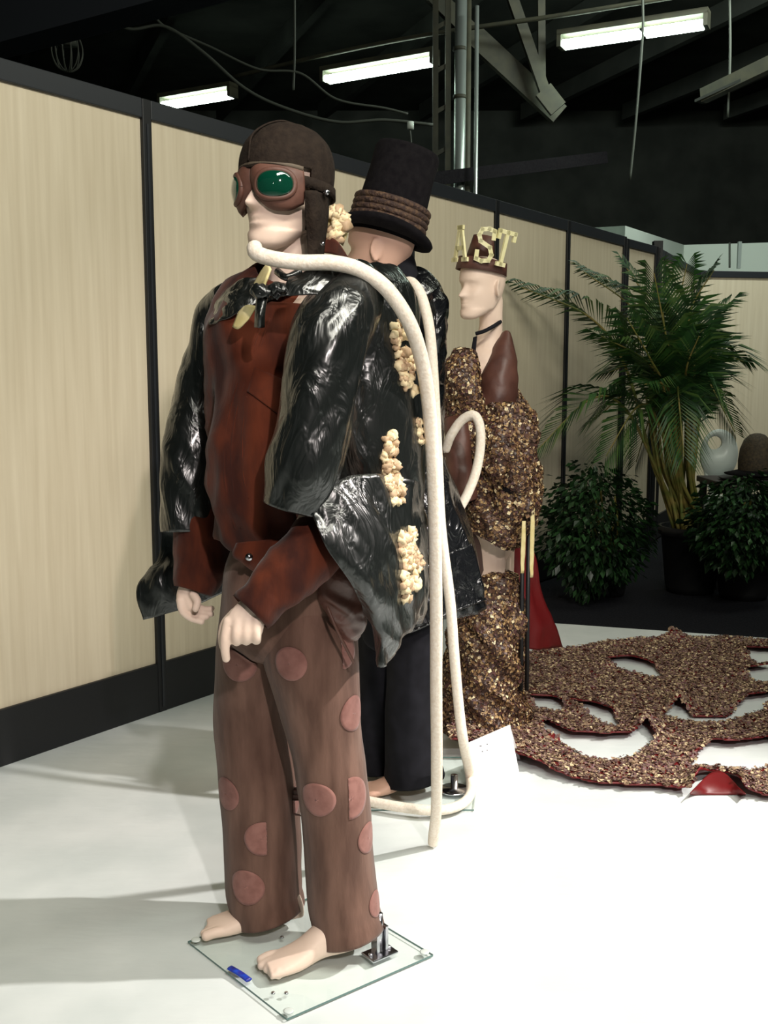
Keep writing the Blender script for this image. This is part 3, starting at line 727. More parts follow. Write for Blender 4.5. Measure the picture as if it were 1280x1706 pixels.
sub(sheet('cream_tab', [[(436, 452, 2.22), (446, 440, 2.2), (452, 448, 2.18)], [(414, 488, 2.24), (428, 482, 2.2), (440, 478, 2.16)]], M['cream'], None, 8, 8, None, .004), jk)
bpy.context.view_layer.update()
jb = bvh_of([jk, flr])
popcorn(jk, [(663, 540, 2.2, 8), (670, 575, 2.2, 12), (678, 620, 2.2, 11), (686, 662, 2.2, 7)], 60, .0085, jb)
popcorn(jk, [(651, 722, 2.2, 8), (650, 760, 2.2, 9), (656, 800, 2.2, 14), (662, 840, 2.2, 8)], 70, .0085, jb)
popcorn(jk, [(672, 888, 2.15, 7), (680, 915, 2.15, 14), (688, 945, 2.15, 18), (678, 998, 2.15, 8)], 90, .0085, jb)
popcorn(jk, [(687, 885, 2.2, 4), (688, 892, 2.2, 4)], 6, .008, jb)
popcorn(jk, [(694, 700, 2.25, 3), (703, 740, 2.25, 3)], 12, .008, jb)
popcorn(jk, [(552, 350, 2.42, 5), (566, 362, 2.42, 10), (565, 385, 2.42, 12), (552, 398, 2.42, 8)], 36, .011)
sub(sheet('cream_ruffle', [[(545, 350, 2.44), (560, 345, 2.44), (576, 362, 2.44)], [(543, 380, 2.44), (562, 378, 2.43), (579, 385, 2.44)], [(540, 402, 2.44), (560, 402, 2.44), (572, 410, 2.44)]], M['cream'], None, 14, 14, wrinkle(.01, 30, 20, 1), .004), jk)

# helmet: shell grown from the head shape
def helmet_shell(keep, off, m, name, parent, X, na=72, nl=60, squash=1.0, thick=.003, noisea=.0015):
    R_ = head_pts(na, nl, off, features=False)
    idx = {}; V = []; Fc = []
    for i in range(nl):
        for j in range(na):
            p = R_[i][j]; q = list(p); q[2] = p[2] + (off * .9 if p[2] > .06 else 0) * max(0, (p[2] - .06) / .056) 
            V.append(X @ (Vector(q) + Vector((0, 0, noisea * nz(q, 60)))))
    for i in range(nl - 1):
        for j in range(na):
            k = (j + 1) % na; mid = [(R_[i][j][t] + R_[i + 1][k][t]) / 2 for t in range(3)]
            th = 2 * math.pi * (j + .5) / na; th = min(th, 2 * math.pi - th)   # 0 = front
            if keep(mid, math.degrees(th)): Fc.append((i * na + j, i * na + k, (i + 1) * na + k, (i + 1) * na + j))
    Fc.append(tuple((nl - 1) * na + j for j in range(na)))
    used = sorted({i for f in Fc for i in f}); mp_ = {u: n for n, u in enumerate(used)}
    o = mk(name, [V[u] for u in used], [tuple(mp_[i] for i in f) for f in Fc], m, parent)
    s = o.modifiers.new('s', 'SOLIDIFY'); s.thickness = thick; s.offset = 1
    return o
hm = helmet_shell(lambda p, a: p[2] > .032 or (a > 82 and p[2] > -.078), .009, M['helmet'], 'flying_helmet', m1, X1, 96, 90)
# ear flap strap hanging down
sub(sheet('ear_flap', [[(508, 318, 2.195), (522, 318, 2.20), (545, 325, 2.27)], [(509, 360, 2.20), (526, 360, 2.20), (545, 362, 2.27)], [(512, 400, 2.21), (528, 400, 2.215), (541, 398, 2.27)], [(513, 428, 2.21), (526, 430, 2.215), (538, 428, 2.27)]], M['helmet'], None, 14, 30, wrinkle(.003, 20, 10, 2), .006), hm)
sub(rod('helmet_seam', [X1 @ Vector((0, -.108, .045)), X1 @ Vector((0, -.09, .1)), X1 @ Vector((0, 0, .136)), X1 @ Vector((0, .09, .108)), X1 @ Vector((0, .118, .03))], .0022, M['helmet'], None, 6, 40), hm)
sub(rod('strap_stud', [at(545, 320, 2.24), at(543, 321, 2.225)], .006, M['chrome'], None, nl=2), hm)
sub(rod('buckle', [at(535, 408, 2.20), at(540, 404, 2.2)], .004, M['chrome'], None, nl=2), hm)
# goggles
def gog_pt(s, z, out):
    """s in [-1,1] across the face (local left-right), returns local point"""
    a = s * R(68); rx, ry = .079 + out, .096 + out
    return Vector((math.sin(a) * rx, -math.cos(a) * ry + .004, z))
def gog_top(s): return .036 - .010 * abs(s) ** 2
def gog_bot(s):
    a = abs(s); return -.004 - .040 * (math.sin(min(1, max(0, (a - .08) / .5)) * math.pi / 2)) + .05 * max(0, a - .75)
V, Fc = [], []; NU, NV = 60, 14
for i in range(NV):
    for j in range(NU):
        s = -1 + 2 * j / (NU - 1); t = i / (NV - 1); z = gog_top(s) * (1 - t) + gog_bot(s) * t
        bulge = .014 * (math.sin(t * math.pi) ** .5) * (0.55 + .45 * math.cos((abs(s) - .42) * 3.5)) - .006 * gs(s, .12)
        V.append(X1 @ gog_pt(s, z, bulge))
for i in range(NV - 1):
    for j in range(NU - 1): Fc.append((i * NU + j, i * NU + j + 1, (i + 1) * NU + j + 1, (i + 1) * NU + j))
gg = mk('goggles', V, Fc, M['goggle'], m1)
s_ = gg.modifiers.new('s', 'SOLIDIFY'); s_.thickness = .010; s_.offset = -1
for sgn in (-1, 1):
    cs = sgn * .51; Vl, Fl = [], []; n = 36; NR = 8
    for ring in range(NR + 1):
        k = ring / NR
        for j in range(n):
            th = 2 * math.pi * j / n
            ds = .29 * k * math.copysign(abs(math.cos(th)) ** .85, math.cos(th)); dz = .0235 * k * math.copysign(abs(math.sin(th)) ** .9, math.sin(th))
            Vl.append(X1 @ gog_pt(cs + ds, -.002 + dz, .021 + .005 * (1 - k * k)))
    for r_ in range(NR):
        for j in range(n):
            k = (j + 1) % n; Fl.append((r_ * n + j, r_ * n + k, (r_ + 1) * n + k, (r_ + 1) * n + j))
    lo = sub(mk('lens', Vl, Fl, M['lens']), gg); ss = lo.modifiers.new('s', 'SOLIDIFY'); ss.thickness = .003
    lo['label'] = 'glossy dark green lens'
    rim = [X1 @ gog_pt(cs + .32 * math.copysign(abs(math.cos(t)) ** .85, math.cos(t)), -.002 + .0265 * math.copysign(abs(math.sin(t)) ** .9, math.sin(t)), .018) for t in np.linspace(0, 2 * math.pi, 33)]
    sub(rod('rim', rim, .0065, M['goggle'], None, 10, 66, False), gg)
sub(rod('brow_piping', [X1 @ gog_pt(s, gog_top(s) + .004, .008) for s in np.linspace(-1, 1, 12)], .006, mat('worn_strap', (92, 80, 66), .7), None, 8), gg)
st_ = []
for a in np.linspace(68, 292, 24):
    st_.append(X1 @ Vector((math.sin(R(a)) * .091, -math.cos(R(a)) * (.112 if a < 90 or a > 270 else .118), .008 - .012 * math.sin(R((a - 68) / 224 * 180)))))
Vs, Fs = [], []
for p in st_: Vs += [p + Vector((0, 0, .011)), p - Vector((0, 0, .011))]
Fs = [(2 * i, 2 * i + 1, 2 * i + 3, 2 * i + 2) for i in range(len(st_) - 1)]
so = sub(mk('strap', Vs, Fs, M['helmet']), gg); x_ = so.modifiers.new('s', 'SOLIDIFY'); x_.thickness = .004

# glass base of the first mannequin
def glass_base(c1, c2, c3, label, t=0.009):
    c4 = c2 + c3 - c1; g = empty('glass_base', (c1 + c3 + c2 + c4) / 4, label, 'glass base', 'glass mannequin bases')
    V = [Vector((c.x, c.y, z)) for z in (0, t) for c in (c1, c3, c4, c2)]
    mk('glass_plate', V, [(4, 5, 6, 7)], M['glass'], g, False)
    mk('plate_edge', [Vector((v.x, v.y, max(v.z, .004))) for v in V], [(k, (k + 1) % 4, 4 + (k + 1) % 4, 4 + k) for k in range(4)], M['glass_edge'], g, False)
    return g
g1, g2, g3 = fl(478, 1699, .006), fl(313, 1570, .006), fl(722, 1592, .006)
gb = glass_base(g1, g2, g3, 'clear glass base plate under the bare feet of the helmeted mannequin')
cen = (g1 + g2 + g3 + (g2 + g3 - g1)) / 4
for c_ in (g1, g2, g3, g2 + g3 - g1):
    q_ = c_.lerp(cen, .07); lathe('corner_pad', (q_.x, q_.y, .0125), [(.011, 0), (.011, .002), (.008, .003)], M['chair'], gb, 20)
for px, py in ((455, 1655), (477, 1655), (470, 1562)):
    q_ = fl(px, py, .013); lathe('screw_head', q_, [(.005, 0), (.004, .003)], M['chrome'], gb, 12)
bk_ = empty('ankle_bracket', fl(632, 1590, .013), 'chrome ankle bracket bolted behind the near bare foot', 'bracket')
ang = math.atan2((g3 - g1).y, (g3 - g1).x); rz = Matrix.Rotation(ang, 3, 'Z'); q_ = fl(633, 1590, .013)
box('bracket_plate', q_ + Vector((0, 0, .004)), (.036, .024, .003), M['chrome'], bk_, rz, .002)
for dx in (-.012, .012): box('upright', q_ + rz @ Vector((dx, 0, .035)), (.004, .012, .035), M['chrome'], bk_, rz, .001)
rod('support_rod', [q_ + Vector((0, 0, .01)), q_ + Vector((0, 0, .1))], .007, M['chrome'], bk_, nl=2)
for dx in (-.026, .026): lathe('bolt', q_ + rz @ Vector((dx, 0, .007)), [(.006, 0), (.006, .004), (.003, .006)], M['chrome'], bk_, 6)
V, Fc = rod(None, [fl(383, 1612, .016), fl(400, 1622, .016), fl(415, 1633, .016)], .008, None, 12, 20)
V = [Vector((v.x, v.y, .016 + (v.z - .016) * .45)) for v in V]
bt = mk('blue_clip', V, Fc, M['blue']); tag(bt, 'small bright blue clip lying on the glass base by the toes', 'clip')

# rope 1 around the neck of the first mannequin
def rope(pts, label, r=.0155, nl=160):
    o = rod('rope', pts, r, M['rope'], None, 14, nl); tag(o, label, 'rope', 'thick white cotton ropes'); return o
end = fl(722, 1404, .016)
rope([at(424, 412, 2.09), at(428, 422, 2.07), at(455, 431, 2.06), at(500, 437, 2.06), at(555, 438, 2.06), at(600, 450, 2.07), at(645, 482, 2.09), at(683, 540, 2.13), at(705, 610, 2.19), at(716, 690, 2.24), at(722, 790, 2.29), at(725, 900, 2.35), at(727, 1020, 2.42), at(727, 1140, 2.5), at(728, 1260, 2.6), at(727, 1350, 2.72), end + Vector((0, -.01, .02)), end],
     'thick white rope across the helmeted mannequin neck, hanging straight to the floor', nl=260)

# =============================================================== SECOND MANNEQUIN (top hat)
m2 = empty('mannequin', (0.1, 3.3, base_z), 'mannequin in black top hat, black vinyl coat and black trousers, behind the helmeted one', 'mannequin', 'costumed mannequins')
hc2 = at(634, 418, 3.22); X2 = Matrix.Translation(hc2) @ Matrix.Rotation(R(-108), 4, 'Z') @ Matrix.Scale(1.06, 4)
B = Body(); B.head(X2)
B.limb([(at(652, 440, 3.24), .056), (at(658, 480, 3.25), .06), (at(662, 510, 3.26), .07)])
B.limb([(at(664, 520, 3.27), .13, .11), (at(668, 640, 3.27), .13, .12), (at(670, 800, 3.27), .11, .1), (at(670, 960, 3.27), .12, .11), (at(668, 1050, 3.27), .12, .11)], 20, 24)
B.toeflip = 1
ka = B.foot(fl(722, 1312, base_z), fl(600, 1326, base_z)); B.toeflip = -1; kb = B.foot(fl(662, 1292, base_z), fl(556, 1300, base_z))
B.limb([(ka, .05), (at(690, 1150, 3.2), .06), (at(685, 1040, 3.24), .085)]); B.limb([(kb, .05), (at(640, 1150, 3.34), .06), (at(650, 1040, 3.3), .085)])
B.build('body', M['skin2'], m2, .005)
# hat
tiltm = Matrix.Rotation(R(16), 4, 'Y') @ Matrix.Rotation(R(-4), 4, 'X'); hatp = at(641, 392, 3.2)
HX = Matrix.Translation(hatp) @ tiltm
def hl(name, prof, m, parent, n=56, el=1.12):
    V = []; Fc = []
    for r, z in prof:
        for j in range(n):
            th = 2 * math.pi * j / n; V.append(HX @ Vector((r * el * math.cos(th), r * math.sin(th), z + (0.022 * (abs(math.sin(th)) ** 2) if r > .13 else 0))))
    for i in range(len(prof) - 1):
        for j in range(n):
            k = (j + 1) % n; Fc.append((i * n + j, i * n + k, (i + 1) * n + k, (i + 1) * n + j))
    if prof[-1][0] < .12: Fc.append(tuple((len(prof) - 1) * n + j for j in range(n)))
    return mk(name, V, Fc, m, parent)
hat = hl('top_hat', [(.094, -.01), (.094, .0), (.096, .03), (.092, .10), (.088, .18), (.089, .248), (.084, .262), (.05, .272), (.01, .274)], M['felt'], m2)
brim = sub(hl('brim', [(.092, .004), (.115, -.004), (.135, -.012), (.146, -.008), (.150, .002), (.146, .009), (.135, .004), (.115, .006), (.094, .012), (.092, .004)], M['felt'], None, el=1.0), hat)
for k in range(5):
    pts = [HX @ Vector((.098 * 1.12 * math.cos(t), .098 * math.sin(t), .018 + k * .018)) for t in np.linspace(0, 2 * math.pi, 41)]
    b_ = sub(rod('braid_band', pts, .0105, M['braid'], None, 10, 120, False), hat)
# coat
c2w = wrinkle(.016, 9, 8, 21, 5)
coat = ptube('coat', [(672, 458, 3.26, 22, .07), (680, 475, 3.27, 42, .11), (684, 500, 3.28, 56, .15), (682, 560, 3.28, 58, .17), (680, 660, 3.28, 58, .17), (680, 760, 3.28, 58, .17), (690, 820, 3.28, 66, .17), (700, 880, 3.28, 78, .18), (706, 950, 3.28, 92, .19), (706, 1010, 3.28, 100, .19)], M['vinyl2'], m2, 80, 90, c2w, thick=.003)
sub(sheet('coat_tail', [[(640, 960, 3.1), (690, 950, 3.07), (740, 925, 3.08), (786, 905, 3.2)], [(636, 1020, 3.08), (690, 1005, 3.05), (745, 985, 3.08), (800, 960, 3.2)], [(632, 1066, 3.08), (690, 1050, 3.05), (748, 1022, 3.07), (808, 998, 3.2)]], M['vinyl2'], None, 60, 30, wrinkle(.01, 10, 9, 31, 6)), coat)
sub(rod('hem', [at(632, 1066, 3.075), at(690, 1050, 3.045), at(748, 1022, 3.065), at(808, 998, 3.195)], .005, M['vinyl2'], None, 8), coat)
sub(ptube('shoulder_pad', [(712, 496, 3.22, 26, .10), (722, 510, 3.22, 22, .13), (724, 560, 3.22, 18, .12), (722, 640, 3.22, 16, .1)], M['vinyl2'], None, 40, 30, wrinkle(.012, 16, 14, 40), True, True), coat)
sub(ptube('collar', [(668, 440, 3.27, 24, .075), (664, 462, 3.25, 34, .085), (664, 486, 3.25, 48, .1)], M['blackcloth'], None, 40, 12, None, thick=.004), coat)
t2_ = ptube('trousers', [(672, 980, 3.27, 66, .14), (668, 1030, 3.27, 64, .14), (666, 1070, 3.27, 60, .12), (664, 1090, 3.27, 35, .07)], M['blackcloth'], m2, 48, 20)
sub(ptube('trouser_leg', [(690, 1020, 3.22, 48, .12), (688, 1100, 3.2, 42, .105), (684, 1180, 3.19, 40, .10), (684, 1250, 3.19, 42, .10), (690, 1296, 3.19, 50, .1)], M['blackcloth'], None, 48, 50, wrinkle(.006, 10, 4, 3), thick=.004), t2_)
sub(ptube('trouser_leg', [(645, 1020, 3.31, 45, .12), (636, 1100, 3.33, 38, .10), (628, 1180, 3.33, 34, .1), (625, 1240, 3.33, 34, .1), (628, 1276, 3.33, 36, .1)], M['blackcloth'], None, 48, 50, wrinkle(.006, 10, 4, 7), thick=.004), t2_)
gb2 = glass_base(fl(790, 1350, .006), fl(560, 1350, .006), fl(800, 1262, .006), 'clear glass base plate under the feet of the top hat mannequin')
lathe('round_foot_plate', fl(757, 1316, .013), [(.05, 0), (.05, .004), (.045, .006), (.012, .008), (.012, .05)], M['chrome'], gb2, 32)
rope([at(676, 470, 3.12), at(688, 472, 3.09), at(703, 495, 3.06), at(716, 550, 3.05), at(723, 640, 3.05), at(729, 760, 3.05), at(735, 880, 3.02), at(750, 1000, 3.0), at(757, 1090, 3.0), at(765, 1180, 3.02), at(773, 1240, 3.04), fl(783, 1290, .05), fl(784, 1322, .03), fl(765, 1342, .03), fl(725, 1350, .03), fl(670, 1345, .03), fl(600, 1332, .03)],
     'white rope down the top hat mannequin, its end curled on the floor', nl=260)

# =============================================================== THIRD MANNEQUIN (lettered crown and flake gown)
m3 = empty('mannequin', (0.40, 3.85, 0), 'distant female mannequin in a gown and long train of golden flakes, with a lettered crown', 'mannequin', 'costumed mannequins')
hc3 = at(803, 480, 3.85); X3 = Matrix.Translation(hc3) @ Matrix.Rotation(R(-52), 4, 'Z') @ Matrix.Scale(.97, 4)
B = Body(); B.head(X3, True)
B.limb([(at(818, 500, 3.88), .045), (at(818, 545, 3.89), .044), (at(815, 575, 3.9), .06), (at(812, 620, 3.9), .09, .08)])
B.limb([(at(810, 610, 3.9), .09, .09), (at(808, 680, 3.9), .09, .09), (at(812, 760, 3.9), .075, .07), (at(815, 860, 3.9), .1, .09), (at(815, 900, 3.9), .1, .1)], 20, 24)
B.limb([(at(812, 890, 3.85), .07), (at(813, 980, 3.84), .062), (at(812, 1090, 3.86), .045), (at(810, 1190, 3.9), .035), (at(808, 1235, 3.9), .03)])
B.limb([(at(828, 890, 3.95), .07), (at(830, 1000, 3.98), .06), (at(826, 1120, 4.0), .04), (at(822, 1215, 4.02), .03)])
B.limb([(at(832, 600, 3.86), .04), (at(838, 680, 3.83), .036), (at(846, 770, 3.8), .032), (at(800, 800, 3.72), .026)])
B.limb([(at(790, 615, 3.95), .04), (at(772, 690, 3.9), .034), (at(762, 770, 3.8), .03), (at(775, 815, 3.72), .026)])
B.foot(fl(835, 1195, .01), fl(785, 1205, .01), lift=.05); B.foot(fl(840, 1180, .01), fl(795, 1188, .01), lift=.05)
B.build('body', M['skin3'], m3, .005)
# eye and lip detail is in the head surface; crown
CX = Matrix.Translation(at(803, 446, 3.85)) @ Matrix.Rotation(R(8), 4, 'Y')
def ringband(name, r0, r1, z0, z1, m, parent, X, n=48, ex=1.0):
    V = []
    for r, z in ((r0, z0), (r1, z1), (r1 - .004, z1), (r0 - .004, z0)):
        for j in range(n):
            a = 2 * math.pi * j / n; V.append(X @ Vector((r * ex * math.cos(a), r * math.sin(a), z)))
    Fc = [(i * n + j, i * n + (j + 1) % n, ((i + 1) % 4) * n + (j + 1) % n, ((i + 1) % 4) * n + j) for i in range(4) for j in range(n)]
    return mk(name, V, Fc, m, parent)
def ring_x(X): return X @ Matrix.Rotation(R(-52), 4, 'Z') @ Matrix.Scale(1.22, 4, (0, 1, 0))
crn = ringband('crown', .084, .080, -.018, .026, M['leather'], m3, ring_x(CX))
sub(ringband('crown_peak', .055, .038, .026, .115, M['leather'], None, CX @ Matrix.Translation((-.008, .025, 0))), crn)
LET = {'A': [[(-.5, 0), (-.08, 1)], [(.5, 0), (.08, 1)], [(-.3, .36), (.3, .36)], [(-.68, 0), (-.3, 0)], [(.3, 0), (.68, 0)], [(-.2, 1), (.2, 1)]],
       'S': [[(.42, .72), (.42, .95), (.1, 1), (-.3, .96), (-.42, .78), (-.3, .6), (.28, .44), (.42, .22), (.3, .04), (-.1, 0), (-.42, .05), (-.42, .28)]],
       'T': [[(-.55, 1), (.55, 1)], [(0, 0), (0, 1)], [(-.55, .8), (-.55, 1)], [(.55, .8), (.55, 1)], [(-.24, 0), (.24, 0)]]}
def letter(ch, ang, parent, X, h=.112, w=.075):
    V, Fc = [], []
    Ml = X @ Matrix.Rotation(ang, 4, 'Z') @ Matrix.Translation((0, -.097, .012)) @ Matrix.Rotation(R(8), 4, 'X')
    for stroke in LET[ch]:
        for a, b in zip(stroke[:-1], stroke[1:]):
            A_, B_ = Vector((a[0] * w, 0, a[1] * h)), Vector((b[0] * w, 0, b[1] * h)); d = B_ - A_; L = d.length
            rot = Matrix.Rotation(-math.atan2(d.z, d.x), 3, 'Y'); i = len(V); tmp = []
            add_box(tmp, Fc2 := [], (A_ + B_) / 2, (L / 2 + .006, .004, .0075), rot)
            V += [Ml @ v for v in tmp]; Fc += [tuple(i + k for k in f) for f in Fc2]
    o = mk('crown_letter', V, Fc, M['letter'], None, False); sub(o, parent); o['label'] = 'cream letter ' + ch
    return o
letter('A', R(-62), crn, CX, w=.068); letter('S', R(-4), crn, CX, w=.062); letter('T', R(36), crn, CX, w=.066)
sub(rod('choker', [at(793, 556, 3.80), at(806, 552, 3.79), at(820, 545, 3.80), at(834, 536, 3.86)], .007, M['blackcloth'], None, 8), crn)
# bolero and gloves
ptube('bolero', [(840, 566, 3.9, 8, .06), (838, 590, 3.87, 20, .07), (832, 630, 3.83, 30, .075), (829, 670, 3.81, 30, .07), (832, 720, 3.80, 26, .06)], M['leather'], m3, 40, 40, wrinkle(.006, 12, 12, 3), thick=.004)
ptube('glove', [(765, 700, 3.78, 24, .05), (764, 745, 3.74, 23, .05), (768, 790, 3.71, 22, .045), (780, 835, 3.7, 18, .04)], M['leather'], m3, 32, 24, wrinkle(.006, 14, 12, 8), True, True)
sheet('halter_strap', [[(789, 562, 3.80), (795, 560, 3.79)], [(783, 600, 3.79), (792, 602, 3.78)], [(778, 625, 3.79), (797, 640, 3.78)]], M['blackcloth'], m3, 6, 16)
# gown surfaces
gw = wrinkle(.034, 8, 7, 50, 4)
bod = ptube('bodice', [(779, 592, 3.84, 14, .06), (772, 625, 3.82, 30, .09), (774, 665, 3.82, 32, .1), (778, 710, 3.83, 36, .1), (785, 755, 3.84, 44, .11)], M['gown'], m3, 40, 30, gw, True)
hip = ptube('hip_drape', [(845, 690, 3.82, 40, .12), (843, 720, 3.80, 50, .15), (838, 770, 3.80, 58, .17), (836, 820, 3.80, 60, .17), (828, 862, 3.80, 55, .16), (812, 895, 3.80, 40, .13)], M['gown'], m3, 48, 40, gw, True)
sid = ptube('shoulder_drape', [(858, 650, 3.84, 5, .03), (864, 690, 3.84, 12, .06), (872, 740, 3.85, 16, .08), (880, 800, 3.85, 18, .08), (880, 850, 3.85, 10, .05)], M['gown'], m3, 24, 24, gw, True, True)
skt = ptube('skirt', [(832, 952, 3.84, 26, .12), (820, 990, 3.84, 48, .16), (812, 1050, 3.84, 58, .19), (806, 1120, 3.84, 62, .2), (808, 1180, 3.84, 66, .22), (815, 1232, 3.84, 84, .25)], M['gown'], m3, 60, 50, gw, True)
sheet('hip_edge', [[(784, 880, 3.72), (800, 905, 3.71), (806, 950, 3.7)], [(772, 870, 3.74), (783, 920, 3.72), (792, 985, 3.7)]], M['gown'], m3, 12, 24)
wst = sheet('waist_knot', [[(835, 785, 3.62), (858, 770, 3.6), (893, 780, 3.66)], [(835, 800, 3.62), (860, 790, 3.58), (898, 805, 3.66)], [(858, 830, 3.62), (875, 828, 3.6), (893, 835, 3.66)], [(870, 858, 3.64), (880, 860, 3.62), (889, 850, 3.66)]], M['gown'], m3, 20, 24, wrinkle(.02, 14, 14, 2))
fo_ = scatter([bod, hip, sid, skt, wst], 25000, .0066, M['flake'], 'gown_flakes', m3)
# black block standing in for the shade inside the hole under the knot
box('hole_shade', at(852, 808, 3.615), (.026, .012, .03), M['felt'], m3, Matrix.Rotation(R(20), 3, 'Y'), .01)
# lining
sheet('lining', [[(872, 700, 3.98), (884, 720, 3.98), (892, 750, 3.98)], [(870, 800, 3.98), (885, 780, 3.98), (893, 775, 3.98)], [(835, 880, 3.95), (860, 870, 3.96), (882, 865, 3.98)], [(832, 960, 3.95), (862, 960, 3.95), (896, 950, 4.0)], [(865, 1050, 3.95), (890, 1040, 3.97), (912, 1010, 4.05)], [(862, 1082, 3.95), (898, 1082, 4.0), (938, 1078, 4.15)]], M['lining'], m3, 20, 50, wrinkle(.012, 12, 5, 4))
for x, y0, y1 in ((873, 868, 955), (888, 846, 962)):
    sheet('fringe_strip', [[(x - 3, y0, 3.63), (x + 3, y0, 3.63)], [(x - 5, (y0 + y1) / 2, 3.63), (x + 2, (y0 + y1) / 2, 3.64)], [(x - 5, y1, 3.64), (x, y1, 3.65)]], M['cream'], m3, 5, 16, wrinkle(.004, 20, 20, 1))
for x in (869, 879):
    rod('support_pole', [at(x + 2, 880, 3.75), fl(x - 2, 1128, 0) * 1.0 if False else at(x - 1, 1150, 3.75)], .008, M['frame'], m3, nl=2)
# train on the floor with slits
SL = [[(1017, 1102), (1050, 1100), (1080, 1108), (1105, 1121), (1080, 1120), (1050, 1112), (1018, 1110)],
      [(1240, 1084), (1290, 1086), (1290, 1104), (1262, 1098)],
      [(885, 1166), (920, 1167), (946, 1175), (930, 1177), (895, 1172)],
      [(955, 1175), (985, 1176), (1015, 1188), (1033, 1202), (1010, 1200), (975, 1187)],
      [(908, 1204), (955, 1228), (1010, 1230), (1050, 1228), (1075, 1212), (1088, 1232), (1060, 1248), (1015, 1260), (975, 1252), (930, 1232), (908, 1226)],
      [(1108, 1183), (1135, 1178), (1160, 1187), (1210, 1186), (1245, 1165), (1300, 1158), (1300, 1170), (1250, 1183), (1195, 1196), (1145, 1193)],
      [(1240, 1120), (1300, 1112), (1300, 1132), (1262, 1128)],
      [(1150, 1268), (1190, 1240), (1225, 1244), (1300, 1234), (1300, 1266), (1250, 1274), (1200, 1270)]]
OUT = [(862, 1150), (862, 1092), (905, 1082), (960, 1080), (1005, 1070), (1060, 1066), (1105, 1063), (1200, 1062), (1330, 1070), (1420, 1120), (1420, 1300), (1330, 1330), (1280, 1326), (1240, 1322), (1225, 1300), (1195, 1284), (1170, 1300), (1152, 1320), (1110, 1312), (1050, 1309), (1000, 1307), (960, 1298), (925, 1290), (900, 1280), (862, 1272), (820, 1262), (750, 1262), (748, 1200), (800, 1180)]
def inside(x, y, P):
    c = False; j = len(P) - 1
    for i in range(len(P)):
        if (P[i][1] > y) != (P[j][1] > y) and x < (P[j][0] - P[i][0]) * (y - P[i][1]) / (P[j][1] - P[i][1]) + P[i][0]: c = not c
        j = i
    return c
def edge_d(x, y, P):
    best = 9; 
    for i in range(len(P)):
        a, b = P[i - 1], P[i]; dx, dy = b[0] - a[0], b[1] - a[1]; t = max(0, min(1, ((x - a[0]) * dx + (y - a[1]) * dy) / (dx * dx + dy * dy + 1e-12)))
        best = min(best, math.hypot(x - a[0] - dx * t, y - a[1] - dy * t))
    return best
wz = lambda P: [tuple(fl(x, y, .02).xy) for x, y in P]
OW = wz(OUT); 
def grow(P, g=5):
    cx = sum(p[0] for p in P) / len(P); cy = sum(p[1] for p in P) / len(P)
    return [(p[0] + g * (1 if p[0] > cx else -1) * .5, p[1] + g * (.9 if p[1] > cy else -.6)) for p in P]
SW = [wz(grow(s)) for s in SL]
x0, x1 = min(p[0] for p in OW), max(p[0] for p in OW); y0, y1 = min(p[1] for p in OW), max(p[1] for p in OW)
gsz = .016; nx, ny = int((x1 - x0) / gsz) + 1, int((y1 - y0) / gsz) + 1
pt = {}; V = []; Fc = []
def tz(x, y):
    z = .010 + .008 * (1 + nz((x, y, 0), 4, 3)) * .6 + .006 * max(0, nz((x, y, 0), 9, 7))
    for k, s in enumerate(SW):
        d = edge_d(x, y, s); side = max(s_[1] for s_ in s)
        cy = sum(p_[1] for p_ in s) / len(s)
        z += (.022 if y > cy else .0) * gs(d, .04)
    if .0 < edge_d(x, y, OW) < .1: z += 0.012 * gs(edge_d(x, y, OW), .04)
    pk = fl(1195, 1322, 0); z += .10 * gs(math.hypot(x - pk.x, (y - pk.y)), .07)
    for a_, b_ in ((1075, 1212), (1135, 1178), (1120, 1068)):
        pk = fl(a_, b_, 0); z += .05 * gs(math.hypot(x - pk.x, y - pk.y), .05)
    if (x - .62) < 0: z += .06 * min(1, (.62 - x) / .3)
    return z
for i in range(ny):
    for j in range(nx):
        x, y = x0 + (j + .5) * gsz, y0 + (i + .5) * gsz
        if not inside(x, y, OW) or any(inside(x, y, s) for s in SW): continue
        f = []
        for a_, b_ in ((0, 0), (1, 0), (1, 1), (0, 1)):
            k = (i + b_, j + a_)
            if k not in pt:
                X_, Y_ = x0 + k[1] * gsz, y0 + k[0] * gsz; pt[k] = len(V); V.append((X_, Y_, tz(X_, Y_)))
            f.append(pt[k])
        Fc.append(tuple(f))
trn_ = mk('train', V, Fc, M['lining'], m3)
sm_ = trn_.modifiers.new('sm', 'SMOOTH'); sm_.iterations = 3; s_ = trn_.modifiers.new('s', 'SOLIDIFY'); s_.thickness = .006; s_.offset = -1
top_ = mk('t', V, Fc, None)
sub(scatter([top_], 24000, .0068, M['flake_train'], 'train_flakes', trn_, tilt=.8, offs=.005), trn_)
bpy.data.objects.remove(top_)
AR = [(1150, 1322), (1160, 1311), (1172, 1298), (1184, 1288), (1197, 1284), (1210, 1290), (1222, 1301), (1232, 1313), (1243, 1323)]
sub(sheet('lining_fold', [[tuple(fl(x, y, .035)) for x, y in AR], [tuple(fl(x, y * .4 + 1322 * .6, .022)) for x, y in AR], [tuple(fl(x, 1324, .003)) for x, y in AR]], M['lining'], None, 30, 10, None, .003, world=True), trn_)
# loop of rope between the second and third mannequins
rope([at(742, 750, 3.45), at(752, 725, 3.42), at(770, 700, 3.40), at(790, 692, 3.38), at(800, 712, 3.37), at(800, 750, 3.37), at(792, 790, 3.36), at(778, 825, 3.35), at(764, 850, 3.34)],
     'short loop of white rope in front of the flake gown', r=.0155, nl=80)

